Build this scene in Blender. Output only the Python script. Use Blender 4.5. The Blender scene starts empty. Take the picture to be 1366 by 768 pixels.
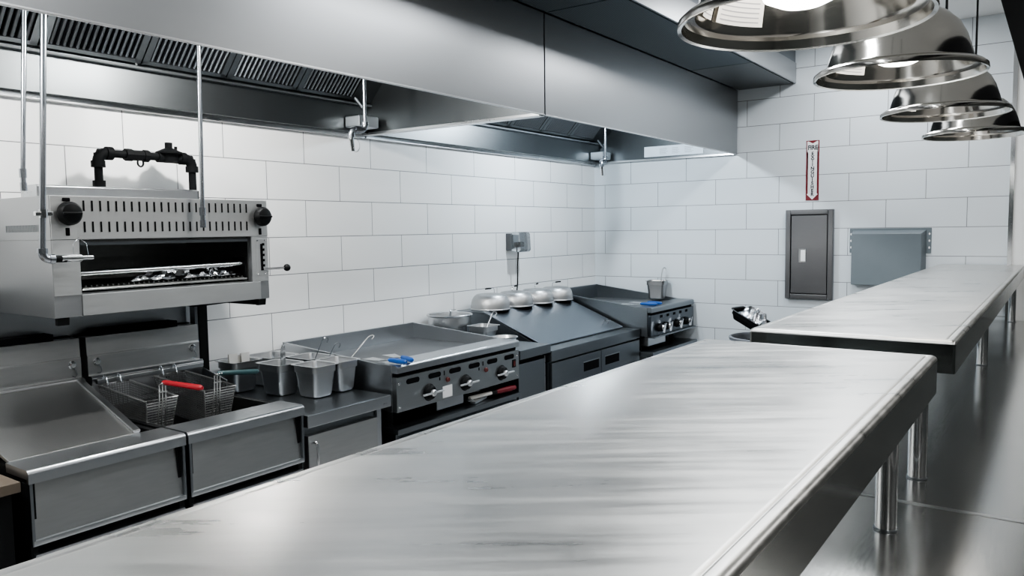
import bpy, bmesh, math, random
from mathutils import Vector, Matrix
R = math.radians
random.seed(7)
scene = bpy.context.scene
COL = scene.collection

# ------------------------------------------------------------------ mesh builder
class MB:
    def __init__(self):
        self.bm = bmesh.new()

    def _merge(self, t):
        mp = {v: self.bm.verts.new(v.co) for v in t.verts}
        for f in t.faces:
            try:
                self.bm.faces.new([mp[v] for v in f.verts])
            except ValueError:
                pass
        t.free()
        return self

    def hexa(self, p, bev=0.0, seg=2):
        """p: 8 points, bottom ring 0-3 (ccw seen from above) then top ring 4-7"""
        t = bmesh.new()
        v = [t.verts.new(q) for q in p]
        for idx in ((3, 2, 1, 0), (4, 5, 6, 7), (0, 1, 5, 4), (1, 2, 6, 5), (2, 3, 7, 6), (3, 0, 4, 7)):
            t.faces.new([v[i] for i in idx])
        if bev > 0:
            bmesh.ops.bevel(t, geom=t.edges[:], offset=bev, segments=seg, affect='EDGES', profile=0.5)
        return self._merge(t)

    def box(self, x0, x1, y0, y1, z0, z1, bev=0.0, seg=2):
        x0, x1 = min(x0, x1), max(x0, x1)
        y0, y1 = min(y0, y1), max(y0, y1)
        z0, z1 = min(z0, z1), max(z0, z1)
        return self.hexa([(x0, y0, z0), (x1, y0, z0), (x1, y1, z0), (x0, y1, z0),
                          (x0, y0, z1), (x1, y0, z1), (x1, y1, z1), (x0, y1, z1)], bev, seg)

    def bar(self, a, b, w, h=None):
        """square-section bar from a to b"""
        a, b = Vector(a), Vector(b)
        h = h or w
        d = (b - a).normalized()
        up = Vector((0, 0, 1)) if abs(d.z) < 0.9 else Vector((0, 1, 0))
        s = d.cross(up).normalized() * w / 2
        u = s.cross(d).normalized() * h / 2
        return self.hexa([a - s - u, a + s - u, b + s - u, b - s - u, a - s + u, a + s + u, b + s + u, b - s + u])

    def prism(self, poly, axis, a, b, bev=0.0, seg=2):
        """extrude a 2D polygon along an axis: x -> (y,z), y -> (x,z), z -> (x,y)"""
        def P(q, t):
            return {'x': (t, q[0], q[1]), 'y': (q[0], t, q[1]), 'z': (q[0], q[1], t)}[axis]
        t = bmesh.new()
        A = [t.verts.new(P(q, a)) for q in poly]
        B = [t.verts.new(P(q, b)) for q in poly]
        t.faces.new(A)
        t.faces.new(B[::-1])
        n = len(poly)
        for i in range(n):
            t.faces.new((A[(i + 1) % n], A[i], B[i], B[(i + 1) % n]))
        bmesh.ops.recalc_face_normals(t, faces=t.faces[:])
        if bev > 0:
            bmesh.ops.bevel(t, geom=t.edges[:], offset=bev, segments=seg, affect='EDGES', profile=0.5)
        return self._merge(t)

    def quad(self, *p):
        self.bm.faces.new([self.bm.verts.new(q) for q in p])
        return self

    def tube(self, pts, r, seg=10, caps=True, closed=False):
        pts = [Vector(p) for p in pts]
        n = len(pts)
        rr = r if isinstance(r, (list, tuple)) else [r] * n
        rings = []
        prev = None
        for i, p in enumerate(pts):
            if closed:
                d = pts[(i + 1) % n] - pts[i - 1]
            elif i == 0:
                d = pts[1] - p
            elif i == n - 1:
                d = p - pts[i - 1]
            else:
                d = (pts[i + 1] - p).normalized() + (p - pts[i - 1]).normalized()
            d.normalize()
            if prev is None:
                s = d.cross(Vector((0, 0, 1)) if abs(d.z) < 0.9 else Vector((1, 0, 0))).normalized()
            else:
                s = (prev - d * prev.dot(d)).normalized()
            prev = s
            u = d.cross(s)
            rings.append([self.bm.verts.new(p + (s * math.cos(2 * math.pi * k / seg) + u * math.sin(2 * math.pi * k / seg)) * rr[i]) for k in range(seg)])
        m = n if closed else n - 1
        for i in range(m):
            A, B = rings[i], rings[(i + 1) % n]
            for k in range(seg):
                self.bm.faces.new((A[k], A[(k + 1) % seg], B[(k + 1) % seg], B[k]))
        if caps and not closed:
            self.bm.faces.new(rings[0][::-1])
            self.bm.faces.new(rings[-1])
        return self

    def cyl(self, a, b, r, seg=24, r2=None):
        return self.tube([a, b], [r, r if r2 is None else r2], seg)

    def lathe(self, prof, c, seg=40, mat=None, sx=1.0, sy=1.0):
        """prof: (radius, height) list around the z axis at c; mat: optional 3x3 rotation"""
        c = Vector(c)
        rings = []
        for r, z in prof:
            if r < 1e-5:
                q = Vector((0, 0, z))
                rings.append([self.bm.verts.new(c + (mat @ q if mat else q))])
            else:
                ring = []
                for k in range(seg):
                    q = Vector((r * sx * math.cos(2 * math.pi * k / seg), r * sy * math.sin(2 * math.pi * k / seg), z))
                    ring.append(self.bm.verts.new(c + (mat @ q if mat else q)))
                rings.append(ring)
        for A, B in zip(rings, rings[1:]):
            if len(A) == 1 and len(B) == 1:
                continue
            for k in range(seg):
                k2 = (k + 1) % seg
                if len(A) == 1:
                    self.bm.faces.new((A[0], B[k2], B[k]))
                elif len(B) == 1:
                    self.bm.faces.new((A[k], A[k2], B[0]))
                else:
                    self.bm.faces.new((A[k], A[k2], B[k2], B[k]))
        return self

    def loft(self, rings, cap0=False, cap1=False):
        V = [[self.bm.verts.new(p) for p in r] for r in rings]
        n = len(V[0])
        for A, B in zip(V, V[1:]):
            for k in range(n):
                self.bm.faces.new((A[k], A[(k + 1) % n], B[(k + 1) % n], B[k]))
        if cap0:
            self.bm.faces.new(V[0][::-1])
        if cap1:
            self.bm.faces.new(V[-1])
        return self

    def grid(self, f, nu, nv):
        V = [[self.bm.verts.new(f(i / nu, j / nv)) for j in range(nv + 1)] for i in range(nu + 1)]
        for i in range(nu):
            for j in range(nv):
                self.bm.faces.new((V[i][j], V[i + 1][j], V[i + 1][j + 1], V[i][j + 1]))
        return self


def rot_z(a):
    return Matrix.Rotation(a, 3, 'Z')


def rrect(x0, x1, y0, y1, r, z, n=5):
    out = []
    for cx, cy, a0 in ((x1 - r, y1 - r, 0), (x0 + r, y1 - r, 90), (x0 + r, y0 + r, 180), (x1 - r, y0 + r, 270)):
        for k in range(n + 1):
            a = R(a0 + 90 * k / n)
            out.append((cx + r * math.cos(a), cy + r * math.sin(a), z))
    return out


def thing(name, label, cat, loc=(0, 0, 0), group=None):
    o = bpy.data.objects.new(name, None)
    COL.objects.link(o)
    o.empty_display_size = 0.05
    o.location = loc
    o['label'] = label
    o['category'] = cat
    if group:
        o['group'] = group
    return o


def root_loc(o):
    v = Vector((0, 0, 0))
    while o is not None:
        v += o.location
        o = o.parent
    return v


def part(name, mb, mat, parent=None, smooth=35, label=None, recalc=True, kind=None):
    """one mesh object, vertices given in world space"""
    me = bpy.data.meshes.new(name)
    if recalc:
        bmesh.ops.recalc_face_normals(mb.bm, faces=mb.bm.faces[:])
    mb.bm.to_mesh(me)
    mb.bm.free()
    if parent is not None:
        me.transform(Matrix.Translation(-root_loc(parent)))
    me.shade_smooth()
    me.set_sharp_from_angle(angle=R(smooth))
    me.materials.append(mat)
    o = bpy.data.objects.new(name, me)
    COL.objects.link(o)
    if smooth > 10:
        wn = o.modifiers.new('weighted_normals', 'WEIGHTED_NORMAL')   # keeps the big faces of bevelled sheets flat
        wn.keep_sharp = True
        wn.weight = 80
    if parent is not None:
        o.parent = parent
    if label:
        o['label'] = label
    if kind:
        o['kind'] = kind
    return o


def single(name, mb, mat, label, cat, group=None, smooth=35, loc=None):
    o = part(name, mb, mat, None, smooth)
    if loc is not None:
        o.data.transform(Matrix.Translation(-Vector(loc)))
        o.location = loc
    o['label'] = label
    o['category'] = cat
    if group:
        o['group'] = group
    return o


def structure(name, mb, mat):
    o = part(name, mb, mat)
    o['kind'] = 'structure'
    return o


def dup(root, loc, label, rot=None, scale=None):
    r = root.copy()
    COL.objects.link(r)
    r.location = loc
    if rot is not None:
        r.rotation_euler = rot
    if scale is not None:
        r.scale = (scale, scale, scale)
    r['label'] = label
    for ch in list(root.children):
        c = ch.copy()
        COL.objects.link(c)
        c.parent = r
        for g in list(ch.children):
            d = g.copy()
            COL.objects.link(d)
            d.parent = c
    return r


# ------------------------------------------------------------------ materials
def new_mat(name):
    m = bpy.data.materials.new(name)
    m.use_nodes = True
    nt = m.node_tree
    return m, nt, nt.nodes['Principled BSDF']


def plain(name, col, rough=0.5, metal=0.0, noise=0.0, nscale=40, spec=0.5, bump=0.0):
    m, nt, b = new_mat(name)
    b.inputs['Base Color'].default_value = (*col, 1)
    b.inputs['Roughness'].default_value = rough
    b.inputs['Metallic'].default_value = metal
    b.inputs['Specular IOR Level'].default_value = spec
    tc = nt.nodes.new('ShaderNodeTexCoord')
    nz = nt.nodes.new('ShaderNodeTexNoise')
    nz.inputs['Scale'].default_value = nscale
    nz.inputs['Detail'].default_value = 4
    nt.links.new(tc.outputs['Object'], nz.inputs['Vector'])
    if noise > 0:
        mr = nt.nodes.new('ShaderNodeMapRange')
        mr.inputs['To Min'].default_value = 1 - noise
        mr.inputs['To Max'].default_value = 1 + noise
        nt.links.new(nz.outputs['Fac'], mr.inputs['Value'])
        mx = nt.nodes.new('ShaderNodeMix')
        mx.data_type = 'RGBA'
        mx.blend_type = 'MULTIPLY'
        mx.inputs['Factor'].default_value = 1
        mx.inputs['A'].default_value = (*col, 1)
        nt.links.new(mr.outputs['Result'], mx.inputs['B'])
        nt.links.new(mx.outputs['Result'], b.inputs['Base Color'])
    if bump > 0:
        bp = nt.nodes.new('ShaderNodeBump')
        bp.inputs['Strength'].default_value = bump
        bp.inputs['Distance'].default_value = 0.002
        nt.links.new(nz.outputs['Fac'], bp.inputs['Height'])
        nt.links.new(bp.outputs['Normal'], b.inputs['Normal'])
    return m


def steel(name, col=(0.56, 0.58, 0.6), rough=0.3, var=0.1, scale=(4, 120, 4), blotch=0.12, aniso=0.0, bump=0.0):
    """brushed steel: fine streaks stretched along one axis plus broad blotches of wear"""
    m, nt, b = new_mat(name)
    L = nt.links.new
    b.inputs['Metallic'].default_value = 1
    tc = nt.nodes.new('ShaderNodeTexCoord')
    mp = nt.nodes.new('ShaderNodeMapping')
    mp.inputs['Scale'].default_value = scale
    L(tc.outputs['Object'], mp.inputs['Vector'])
    n1 = nt.nodes.new('ShaderNodeTexNoise')
    n1.inputs['Scale'].default_value = 6
    n1.inputs['Detail'].default_value = 5
    L(mp.outputs['Vector'], n1.inputs['Vector'])
    n2 = nt.nodes.new('ShaderNodeTexNoise')
    n2.inputs['Scale'].default_value = 2.2
    n2.inputs['Detail'].default_value = 3
    L(tc.outputs['Object'], n2.inputs['Vector'])
    r1 = nt.nodes.new('ShaderNodeMapRange')
    r1.inputs['From Min'].default_value = 0.3
    r1.inputs['From Max'].default_value = 0.7
    r1.inputs['To Min'].default_value = rough - var
    r1.inputs['To Max'].default_value = rough + var
    ad = nt.nodes.new('ShaderNodeMath')
    ad.operation = 'ADD'
    mu = nt.nodes.new('ShaderNodeMath')
    mu.operation = 'MULTIPLY'
    mu.inputs[1].default_value = 0.5
    L(n1.outputs['Fac'], ad.inputs[0])
    L(n2.outputs['Fac'], ad.inputs[1])
    L(ad.outputs[0], mu.inputs[0])
    L(mu.outputs[0], r1.inputs['Value'])
    L(r1.outputs['Result'], b.inputs['Roughness'])
    r2 = nt.nodes.new('ShaderNodeMapRange')
    r2.inputs['From Min'].default_value = 0.3
    r2.inputs['From Max'].default_value = 0.7
    r2.inputs['To Min'].default_value = 1 - blotch * 0.6
    r2.inputs['To Max'].default_value = 1 + blotch * 0.6
    L(mu.outputs[0], r2.inputs['Value'])
    mx = nt.nodes.new('ShaderNodeMix')
    mx.data_type = 'RGBA'
    mx.blend_type = 'MULTIPLY'
    mx.inputs['Factor'].default_value = 1
    mx.inputs['A'].default_value = (*col, 1)
    L(r2.outputs['Result'], mx.inputs['B'])
    L(mx.outputs['Result'], b.inputs['Base Color'])
    if bump > 0:
        bp = nt.nodes.new('ShaderNodeBump')
        bp.inputs['Strength'].default_value = bump
        bp.inputs['Distance'].default_value = 0.001
        L(n1.outputs['Fac'], bp.inputs['Height'])
        L(bp.outputs['Normal'], b.inputs['Normal'])
    return m


def tile_mat(name, axis, shift, tint=(0.88, 0.885, 0.88)):
    """glazed 20 x 50 cm wall tile in running bond; axis: which object axis runs along the wall"""
    m, nt, b = new_mat(name)
    L = nt.links.new
    tc = nt.nodes.new('ShaderNodeTexCoord')
    sp = nt.nodes.new('ShaderNodeSeparateXYZ')
    L(tc.outputs['Object'], sp.inputs[0])
    ad = nt.nodes.new('ShaderNodeMath')
    ad.operation = 'ADD'
    ad.inputs[1].default_value = shift + 0.50337 * 40
    L(sp.outputs[axis], ad.inputs[0])
    cb = nt.nodes.new('ShaderNodeCombineXYZ')
    L(ad.outputs[0], cb.inputs['X'])
    L(sp.outputs['Z'], cb.inputs['Y'])
    br = nt.nodes.new('ShaderNodeTexBrick')
    br.offset = 0.5
    br.offset_frequency = 2
    br.squash = 1
    br.inputs['Scale'].default_value = 1
    br.inputs['Brick Width'].default_value = 0.50337
    br.inputs['Row Height'].default_value = 0.2
    br.inputs['Mortar Size'].default_value = 0.0024
    br.inputs['Mortar Smooth'].default_value = 0.3
    br.inputs['Bias'].default_value = -0.5
    br.inputs['Color1'].default_value = (*tint, 1)
    br.inputs['Color2'].default_value = (tint[0] * 0.96, tint[1] * 0.96, tint[2] * 0.965, 1)
    br.inputs['Mortar'].default_value = (0.19, 0.195, 0.20, 1)
    L(cb.outputs[0], br.inputs['Vector'])
    L(br.outputs['Color'], b.inputs['Base Color'])
    rg = nt.nodes.new('ShaderNodeMapRange')
    rg.inputs['To Min'].default_value = 0.16
    rg.inputs['To Max'].default_value = 0.7
    L(br.outputs['Fac'], rg.inputs['Value'])
    L(rg.outputs['Result'], b.inputs['Roughness'])
    nz = nt.nodes.new('ShaderNodeTexNoise')
    nz.inputs['Scale'].default_value = 5
    L(tc.outputs['Object'], nz.inputs['Vector'])
    sb = nt.nodes.new('ShaderNodeMath')
    sb.operation = 'MULTIPLY_ADD'
    sb.inputs[1].default_value = -1.0
    L(br.outputs['Fac'], sb.inputs[0])
    ml = nt.nodes.new('ShaderNodeMath')
    ml.operation = 'MULTIPLY'
    ml.inputs[1].default_value = 0.5
    L(nz.outputs['Fac'], ml.inputs[0])
    L(ml.outputs[0], sb.inputs[2])
    bp = nt.nodes.new('ShaderNodeBump')
    bp.inputs['Strength'].default_value = 0.35
    bp.inputs['Distance'].default_value = 0.002
    L(sb.outputs[0], bp.inputs['Height'])
    L(bp.outputs['Normal'], b.inputs['Normal'])
    return m


def emit(name, col, s):
    m, nt, b = new_mat(name)
    b.inputs['Base Color'].default_value = (*col, 1)
    b.inputs['Emission Color'].default_value = (*col, 1)
    b.inputs['Emission Strength'].default_value = s
    return m


def shelf_mat(name):
    """stainless shelf top: streaks across it, duller and shinier patches"""
    m, nt, b = new_mat(name)
    L = nt.links.new
    b.inputs['Metallic'].default_value = 1
    tc = nt.nodes.new('ShaderNodeTexCoord')

    def noise(scale, sc=1.0, det=4):
        mp = nt.nodes.new('ShaderNodeMapping')
        mp.inputs['Scale'].default_value = scale
        vr = nt.nodes.new('ShaderNodeVectorRotate')
        vr.rotation_type = 'Z_AXIS'
        vr.inputs['Angle'].default_value = R(-36)
        L(tc.outputs['Object'], vr.inputs['Vector'])
        L(vr.outputs['Vector'], mp.inputs['Vector'])
        n = nt.nodes.new('ShaderNodeTexNoise')
        n.inputs['Scale'].default_value = sc
        n.inputs['Detail'].default_value = det
        n.inputs['Roughness'].default_value = 0.62
        L(mp.outputs['Vector'], n.inputs['Vector'])
        return n.outputs['Fac']

    def rng(fac, f0, f1, t0, t1):
        r = nt.nodes.new('ShaderNodeMapRange')
        for k, v in zip(('From Min', 'From Max', 'To Min', 'To Max'), (f0, f1, t0, t1)):
            r.inputs[k].default_value = v
        L(fac, r.inputs['Value'])
        return r.outputs['Result']

    def op(o, a, c):
        n = nt.nodes.new('ShaderNodeMath')
        n.operation = o
        for k, q in enumerate((a, c)):
            if isinstance(q, (int, float)):
                n.inputs[k].default_value = q
            else:
                L(q, n.inputs[k])
        return n.outputs[0]
    streak = noise((30, 2.2, 1))
    fine = noise((60, 4, 1))
    blot = noise((1, 1, 1), 3.2, 5)
    rough = op('ADD', op('ADD', rng(streak, 0.3, 0.7, 0.22, 0.34), rng(fine, 0.3, 0.7, -0.02, 0.03)), rng(blot, 0.3, 0.7, 0.0, 0.10))
    L(rough, b.inputs['Roughness'])
    val = op('MULTIPLY', op('MULTIPLY', rng(streak, 0.3, 0.72, 0.93, 1.08), rng(fine, 0.3, 0.75, 0.97, 1.04)), rng(blot, 0.3, 0.7, 0.90, 1.06))
    mx = nt.nodes.new('ShaderNodeMix')
    mx.data_type = 'RGBA'
    mx.blend_type = 'MULTIPLY'
    mx.inputs['Factor'].default_value = 1
    mx.inputs['A'].default_value = (0.60, 0.596, 0.578, 1)
    L(val, mx.inputs['B'])
    L(mx.outputs['Result'], b.inputs['Base Color'])
    return m


M = {}
M['tile_back'] = tile_mat('glazed_tile_cooking_wall', 0, 0.22124 + 0.50337 / 2)
M['tile_end'] = tile_mat('glazed_tile_end_wall_dimmed', 1, 0.35715 + 0.50337 / 2, (0.70, 0.745, 0.775))  # same tile, tinted darker and bluer for the dimmer, cooler light here
M['white_wall'] = plain('white_wall_panel', (0.86, 0.87, 0.86), 0.3, 0, 0.03, 6)
M['paint'] = plain('darkened_wall_paint', (0.07, 0.078, 0.078), 0.6, 0, 0.04, 3)  # unseen walls darkened so the shelf aprons reflect a dark room
M['ceiling'] = plain('ceiling_paint', (0.8, 0.81, 0.81), 0.7, 0, 0.03, 8)
M['floor'] = plain('quarry_floor', (0.42, 0.41, 0.40), 0.45, 0, 0.15, 6)
M['shelf'] = shelf_mat('streaked_shelf_steel')
M['counter'] = steel('pass_counter_steel', (0.60, 0.60, 0.59), 0.2, 0.05, (3, 30, 1), 0.12, bump=0.01)
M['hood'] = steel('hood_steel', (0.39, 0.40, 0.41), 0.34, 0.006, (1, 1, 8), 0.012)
M['hood_in'] = steel('hood_shade_steel', (0.14, 0.15, 0.155), 0.42, 0.02, (2, 2, 12), 0.04)  # hood steel darkened in colour to keep the inside in shade
M['steel'] = steel('brushed_steel', (0.50, 0.52, 0.54), 0.3, 0.02, (2, 2, 14), 0.04)
M['steel_x'] = steel('brushed_steel_long', (0.52, 0.54, 0.56), 0.28, 0.01, (1, 10, 12), 0.025)
M['steel_dark'] = steel('dull_dark_steel', (0.235, 0.255, 0.272), 0.33, 0.03, (1.5, 16, 20), 0.07)
M['prep_lid'] = steel('prep_lid_steel', (0.30, 0.33, 0.365), 0.33, 0.03, (1.5, 16, 20), 0.07)
M['griddle_panel'] = steel('griddle_panel_steel', (0.40, 0.42, 0.43), 0.34, 0.03, (2, 2, 20), 0.08)
M['broiler_shell'] = steel('broiler_shaded_steel', (0.40, 0.41, 0.42), 0.42, 0.03, (2, 2, 14), 0.06)  # broiler steel darkened for the shaded tone of the sides
M['steel_front'] = steel('appliance_front_steel', (0.46, 0.47, 0.47), 0.40, 0.04, (2, 2, 12), 0.12)
M['broiler_front'] = steel('broiler_lit_front_steel', (0.64, 0.65, 0.65), 0.42, 0.03, (2, 2, 12), 0.05)  # same steel lightened for the brighter light on the front
M['apron'] = steel('darkened_apron_steel', (0.33, 0.34, 0.33), 0.15, 0.03, (2, 2, 12), 0.05)  # dark surroundings reflected by the apron are put into its base colour
M['steel_light'] = steel('clean_light_steel', (0.68, 0.69, 0.70), 0.28, 0.01, (1, 10, 12), 0.02)
M['griddle_plate'] = steel('griddle_plate_steel', (0.22, 0.225, 0.23), 0.42, 0.08, (4, 40, 4), 0.25)
M['pan'] = steel('steam_pan_steel', (0.64, 0.65, 0.66), 0.33, 0.03, (8, 8, 2), 0.06)
M['pan_dark'] = steel('dull_pan_steel', (0.36, 0.365, 0.37), 0.33, 0.03, (8, 8, 2), 0.06)
M['knob_bar'] = plain('satin_bar', (0.78, 0.79, 0.80), 0.35, 1.0, 0.03, 40)
M['alu'] = steel('spun_aluminium', (0.50, 0.50, 0.50), 0.42, 0.05, (3, 3, 90), 0.06)
M['chrome'] = plain('chrome', (0.72, 0.73, 0.74), 0.12, 1.0, 0.04, 30)
M['lamp'] = steel('polished_lamp_steel', (0.70, 0.68, 0.64), 0.13, 0.04, (4, 4, 80), 0.05, bump=0.01)
M['wire'] = plain('basket_wire', (0.75, 0.75, 0.74), 0.3, 1.0, 0.1, 60)
M['wire_dull'] = plain('dull_basket_wire', (0.34, 0.34, 0.34), 0.4, 1.0, 0.1, 60)
M['galv'] = plain('galvanised_pipe', (0.40, 0.42, 0.45), 0.25, 1.0, 0.08, 50)
M['black'] = plain('black_paint', (0.007, 0.0075, 0.008), 0.45, 0, 0.2, 60, 0.16)
M['blackmetal'] = plain('black_iron', (0.006, 0.0065, 0.007), 0.6, 0.0, 0.3, 120, 0.08, 0.2)
M['void'] = plain('shade_and_rail_black', (0.004, 0.004, 0.005), 0.7, 0, 0.3, 20, 0.08)  # black stands in for shade inside slots, holes and gaps; also the rail
M['dark_inner'] = steel('dark_inner_steel', (0.26, 0.265, 0.26), 0.34, 0.05, (4, 4, 12), 0.25)  # dark grey steel for linings and cooking grid
M['oil'] = plain('dark_oil', (0.012, 0.010, 0.008), 0.08, 0, 0.1, 5)
M['blue'] = plain('blue_plastic', (0.008, 0.075, 0.30), 0.35, 0, 0.06, 50)
M['red'] = plain('red_plastic', (0.34, 0.018, 0.026), 0.35, 0, 0.06, 50)
M['redlight'] = plain('red_lens', (0.11, 0.022, 0.02), 0.25, 0, 0.1, 50)
M['teal'] = plain('dark_teal_plastic', (0.012, 0.045, 0.05), 0.35, 0, 0.1, 50)
M['white'] = plain('white_plastic', (0.85, 0.85, 0.85), 0.4, 0, 0.02, 40)
M['paper'] = plain('white_paper', (0.80, 0.78, 0.74), 0.7, 0, 0.05, 30)
M['paleblue'] = plain('pale_blue_sheet', (0.78, 0.87, 0.95), 0.35, 0, 0.05, 14)
M['inkgrey'] = plain('grey_print', (0.34, 0.34, 0.36), 0.7, 0, 0.1, 100)
M['ink'] = plain('black_print', (0.03, 0.03, 0.035), 0.6, 0, 0.1, 100)
M['signred'] = plain('sign_red', (0.17, 0.012, 0.02), 0.45, 0, 0.04, 60)
M['greypaint'] = plain('grey_enamel', (0.15, 0.178, 0.195), 0.42, 0.0, 0.05, 9)
M['cabinet'] = steel('cabinet_steel', (0.17, 0.172, 0.178), 0.34, 0.05, (3, 3, 60), 0.06)
M['panel_dark'] = steel('dark_control_panel', (0.10, 0.115, 0.13), 0.3, 0.04, (3, 3, 40), 0.08)
M['wood'] = plain('worn_wood', (0.115, 0.092, 0.07), 0.55, 0, 0.3, 18, 0.4, 0.3)
M['foil'] = plain('crumpled_foil', (0.82, 0.83, 0.85), 0.18, 1.0, 0.06, 60, 0.5, 1.0)
M['binplastic'] = plain('grey_bin_plastic', (0.20, 0.21, 0.23), 0.45, 0, 0.05, 20)
M['bulb'] = emit('lit_bulb', (1.0, 0.97, 0.92), 9.0)
M['hoodlight'] = emit('hood_lamp_lens', (0.85, 0.93, 1.0), 1.5)
M['grey_plastic'] = plain('grey_plastic', (0.11, 0.115, 0.12), 0.45, 0, 0.1, 40)

m, nt, b = new_mat('clear_plastic_cover')
b.inputs['Base Color'].default_value = (0.85, 0.88, 0.9, 1)
b.inputs['Roughness'].default_value = 0.18
b.inputs['Transmission Weight'].default_value = 0.9
b.inputs['IOR'].default_value = 1.3
_n = nt.nodes.new('ShaderNodeTexNoise')
_n.inputs['Scale'].default_value = 30
_r = nt.nodes.new('ShaderNodeMapRange')
_r.inputs['To Min'].default_value = 0.1
_r.inputs['To Max'].default_value = 0.3
nt.links.new(_n.outputs['Fac'], _r.inputs['Value'])
nt.links.new(_r.outputs['Result'], b.inputs['Roughness'])
M['clear'] = m

# perforated sheet: dots in a dense square lattice, object space
m, nt, b = new_mat('perforated_sheet')
b.inputs['Metallic'].default_value = 0.9
b.inputs['Roughness'].default_value = 0.45
tc = nt.nodes.new('ShaderNodeTexCoord')
vo = nt.nodes.new('ShaderNodeTexVoronoi')
vo.inputs['Scale'].default_value = 95
vo.inputs['Randomness'].default_value = 0
nt.links.new(tc.outputs['Object'], vo.inputs['Vector'])
cr = nt.nodes.new('ShaderNodeValToRGB')
cr.color_ramp.elements[0].position = 0.30
cr.color_ramp.elements[0].color = (0.01, 0.012, 0.014, 1)
cr.color_ramp.elements[1].position = 0.40
cr.color_ramp.elements[1].color = (0.13, 0.16, 0.18, 1)
nt.links.new(vo.outputs['Distance'], cr.inputs['Fac'])
nt.links.new(cr.outputs['Color'], b.inputs['Base Color'])
M['perf'] = m

# ------------------------------------------------------------------ camera
CAM = Vector((-6.101, -3.415, 1.627))
F_PX = 1037.64
yaw, pitch, roll = R(35.353), R(-4.327), R(-0.794)
fw = Vector((math.cos(yaw) * math.cos(pitch), math.sin(yaw) * math.cos(pitch), math.sin(pitch)))
rt = Vector((math.sin(yaw), -math.cos(yaw), 0))
up = rt.cross(fw)
r2 = rt * math.cos(roll) + up * math.sin(roll)
u2 = -rt * math.sin(roll) + up * math.cos(roll)
cd = bpy.data.cameras.new('camera')
cam = bpy.data.objects.new('camera', cd)
COL.objects.link(cam)
mw = Matrix((r2, u2, -fw)).transposed().to_4x4()
mw.translation = CAM
cam.matrix_world = mw
cd.sensor_width = 36
cd.lens = F_PX / 1366 * 36
cd.clip_start = 0.02
scene.camera = cam

# ------------------------------------------------------------------ room
XW, YS, ZC = -9.0, -7.0, 2.987
structure('wall_back', MB().box(XW - 0.1, 0.1, 0, 0.1, 0, ZC), M['tile_back'])
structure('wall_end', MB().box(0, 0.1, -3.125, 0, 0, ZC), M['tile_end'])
structure('wall_end_right', MB().box(0, 0.1, -3.34, -3.125, 0, ZC), M['white_wall'])
structure('wall_end_far', MB().box(0, 0.1, YS - 0.1, -3.34, 0, ZC), M['paint'])  # unseen dark stretch added for the shelf aprons to mirror
structure('wall_front', MB().box(XW - 0.1, 0.1, YS - 0.1, YS, 0, ZC), M['paint'])
structure('wall_left', MB().box(XW - 0.1, XW, YS, 0, 0, ZC), M['paint'])
structure('floor', MB().box(XW - 0.1, 0.1, YS - 0.1, 0.1, -0.1, 0), M['floor'])
structure('ceiling', MB().box(XW - 0.1, 0.1, YS - 0.1, 0.1, ZC, ZC + 0.1), M['ceiling'])
structure('trim_1', MB().box(-0.012, 0, -3.138, -3.112, 0, ZC), M['chrome'])

# ------------------------------------------------------------------ pass counter and shelves
CZ = 0.98
t = thing('pass_counter', 'long polished stainless counter under the raised pass shelves', 'counter', (-4, -3.05, 0))
mb = MB()
mb.box(-7.6, -4.137, -3.6, -2.55, CZ - 0.05, CZ, 0.004)
mb.box(-4.123, -0.015, -3.6, -2.55, CZ - 0.05, CZ, 0.004)
part('counter_top', mb, M['counter'], t)
part('seam_strip', MB().box(-4.137, -4.123, -3.6, -2.55, CZ - 0.04, CZ + 0.0012), M['steel_light'], t)
part('base_cabinet', MB().box(-7.55, -0.06, -3.5, -2.62, 0.12, CZ - 0.05, 0.004), M['steel_front'], t)
for x in (-7.4, -5.6, -3.8, -2.0, -0.3):
    for y in (-3.4, -2.72):
        part('leg', MB().cyl((x, y, 0), (x, y, 0.12), 0.03, 16), M['chrome'], t)


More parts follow.
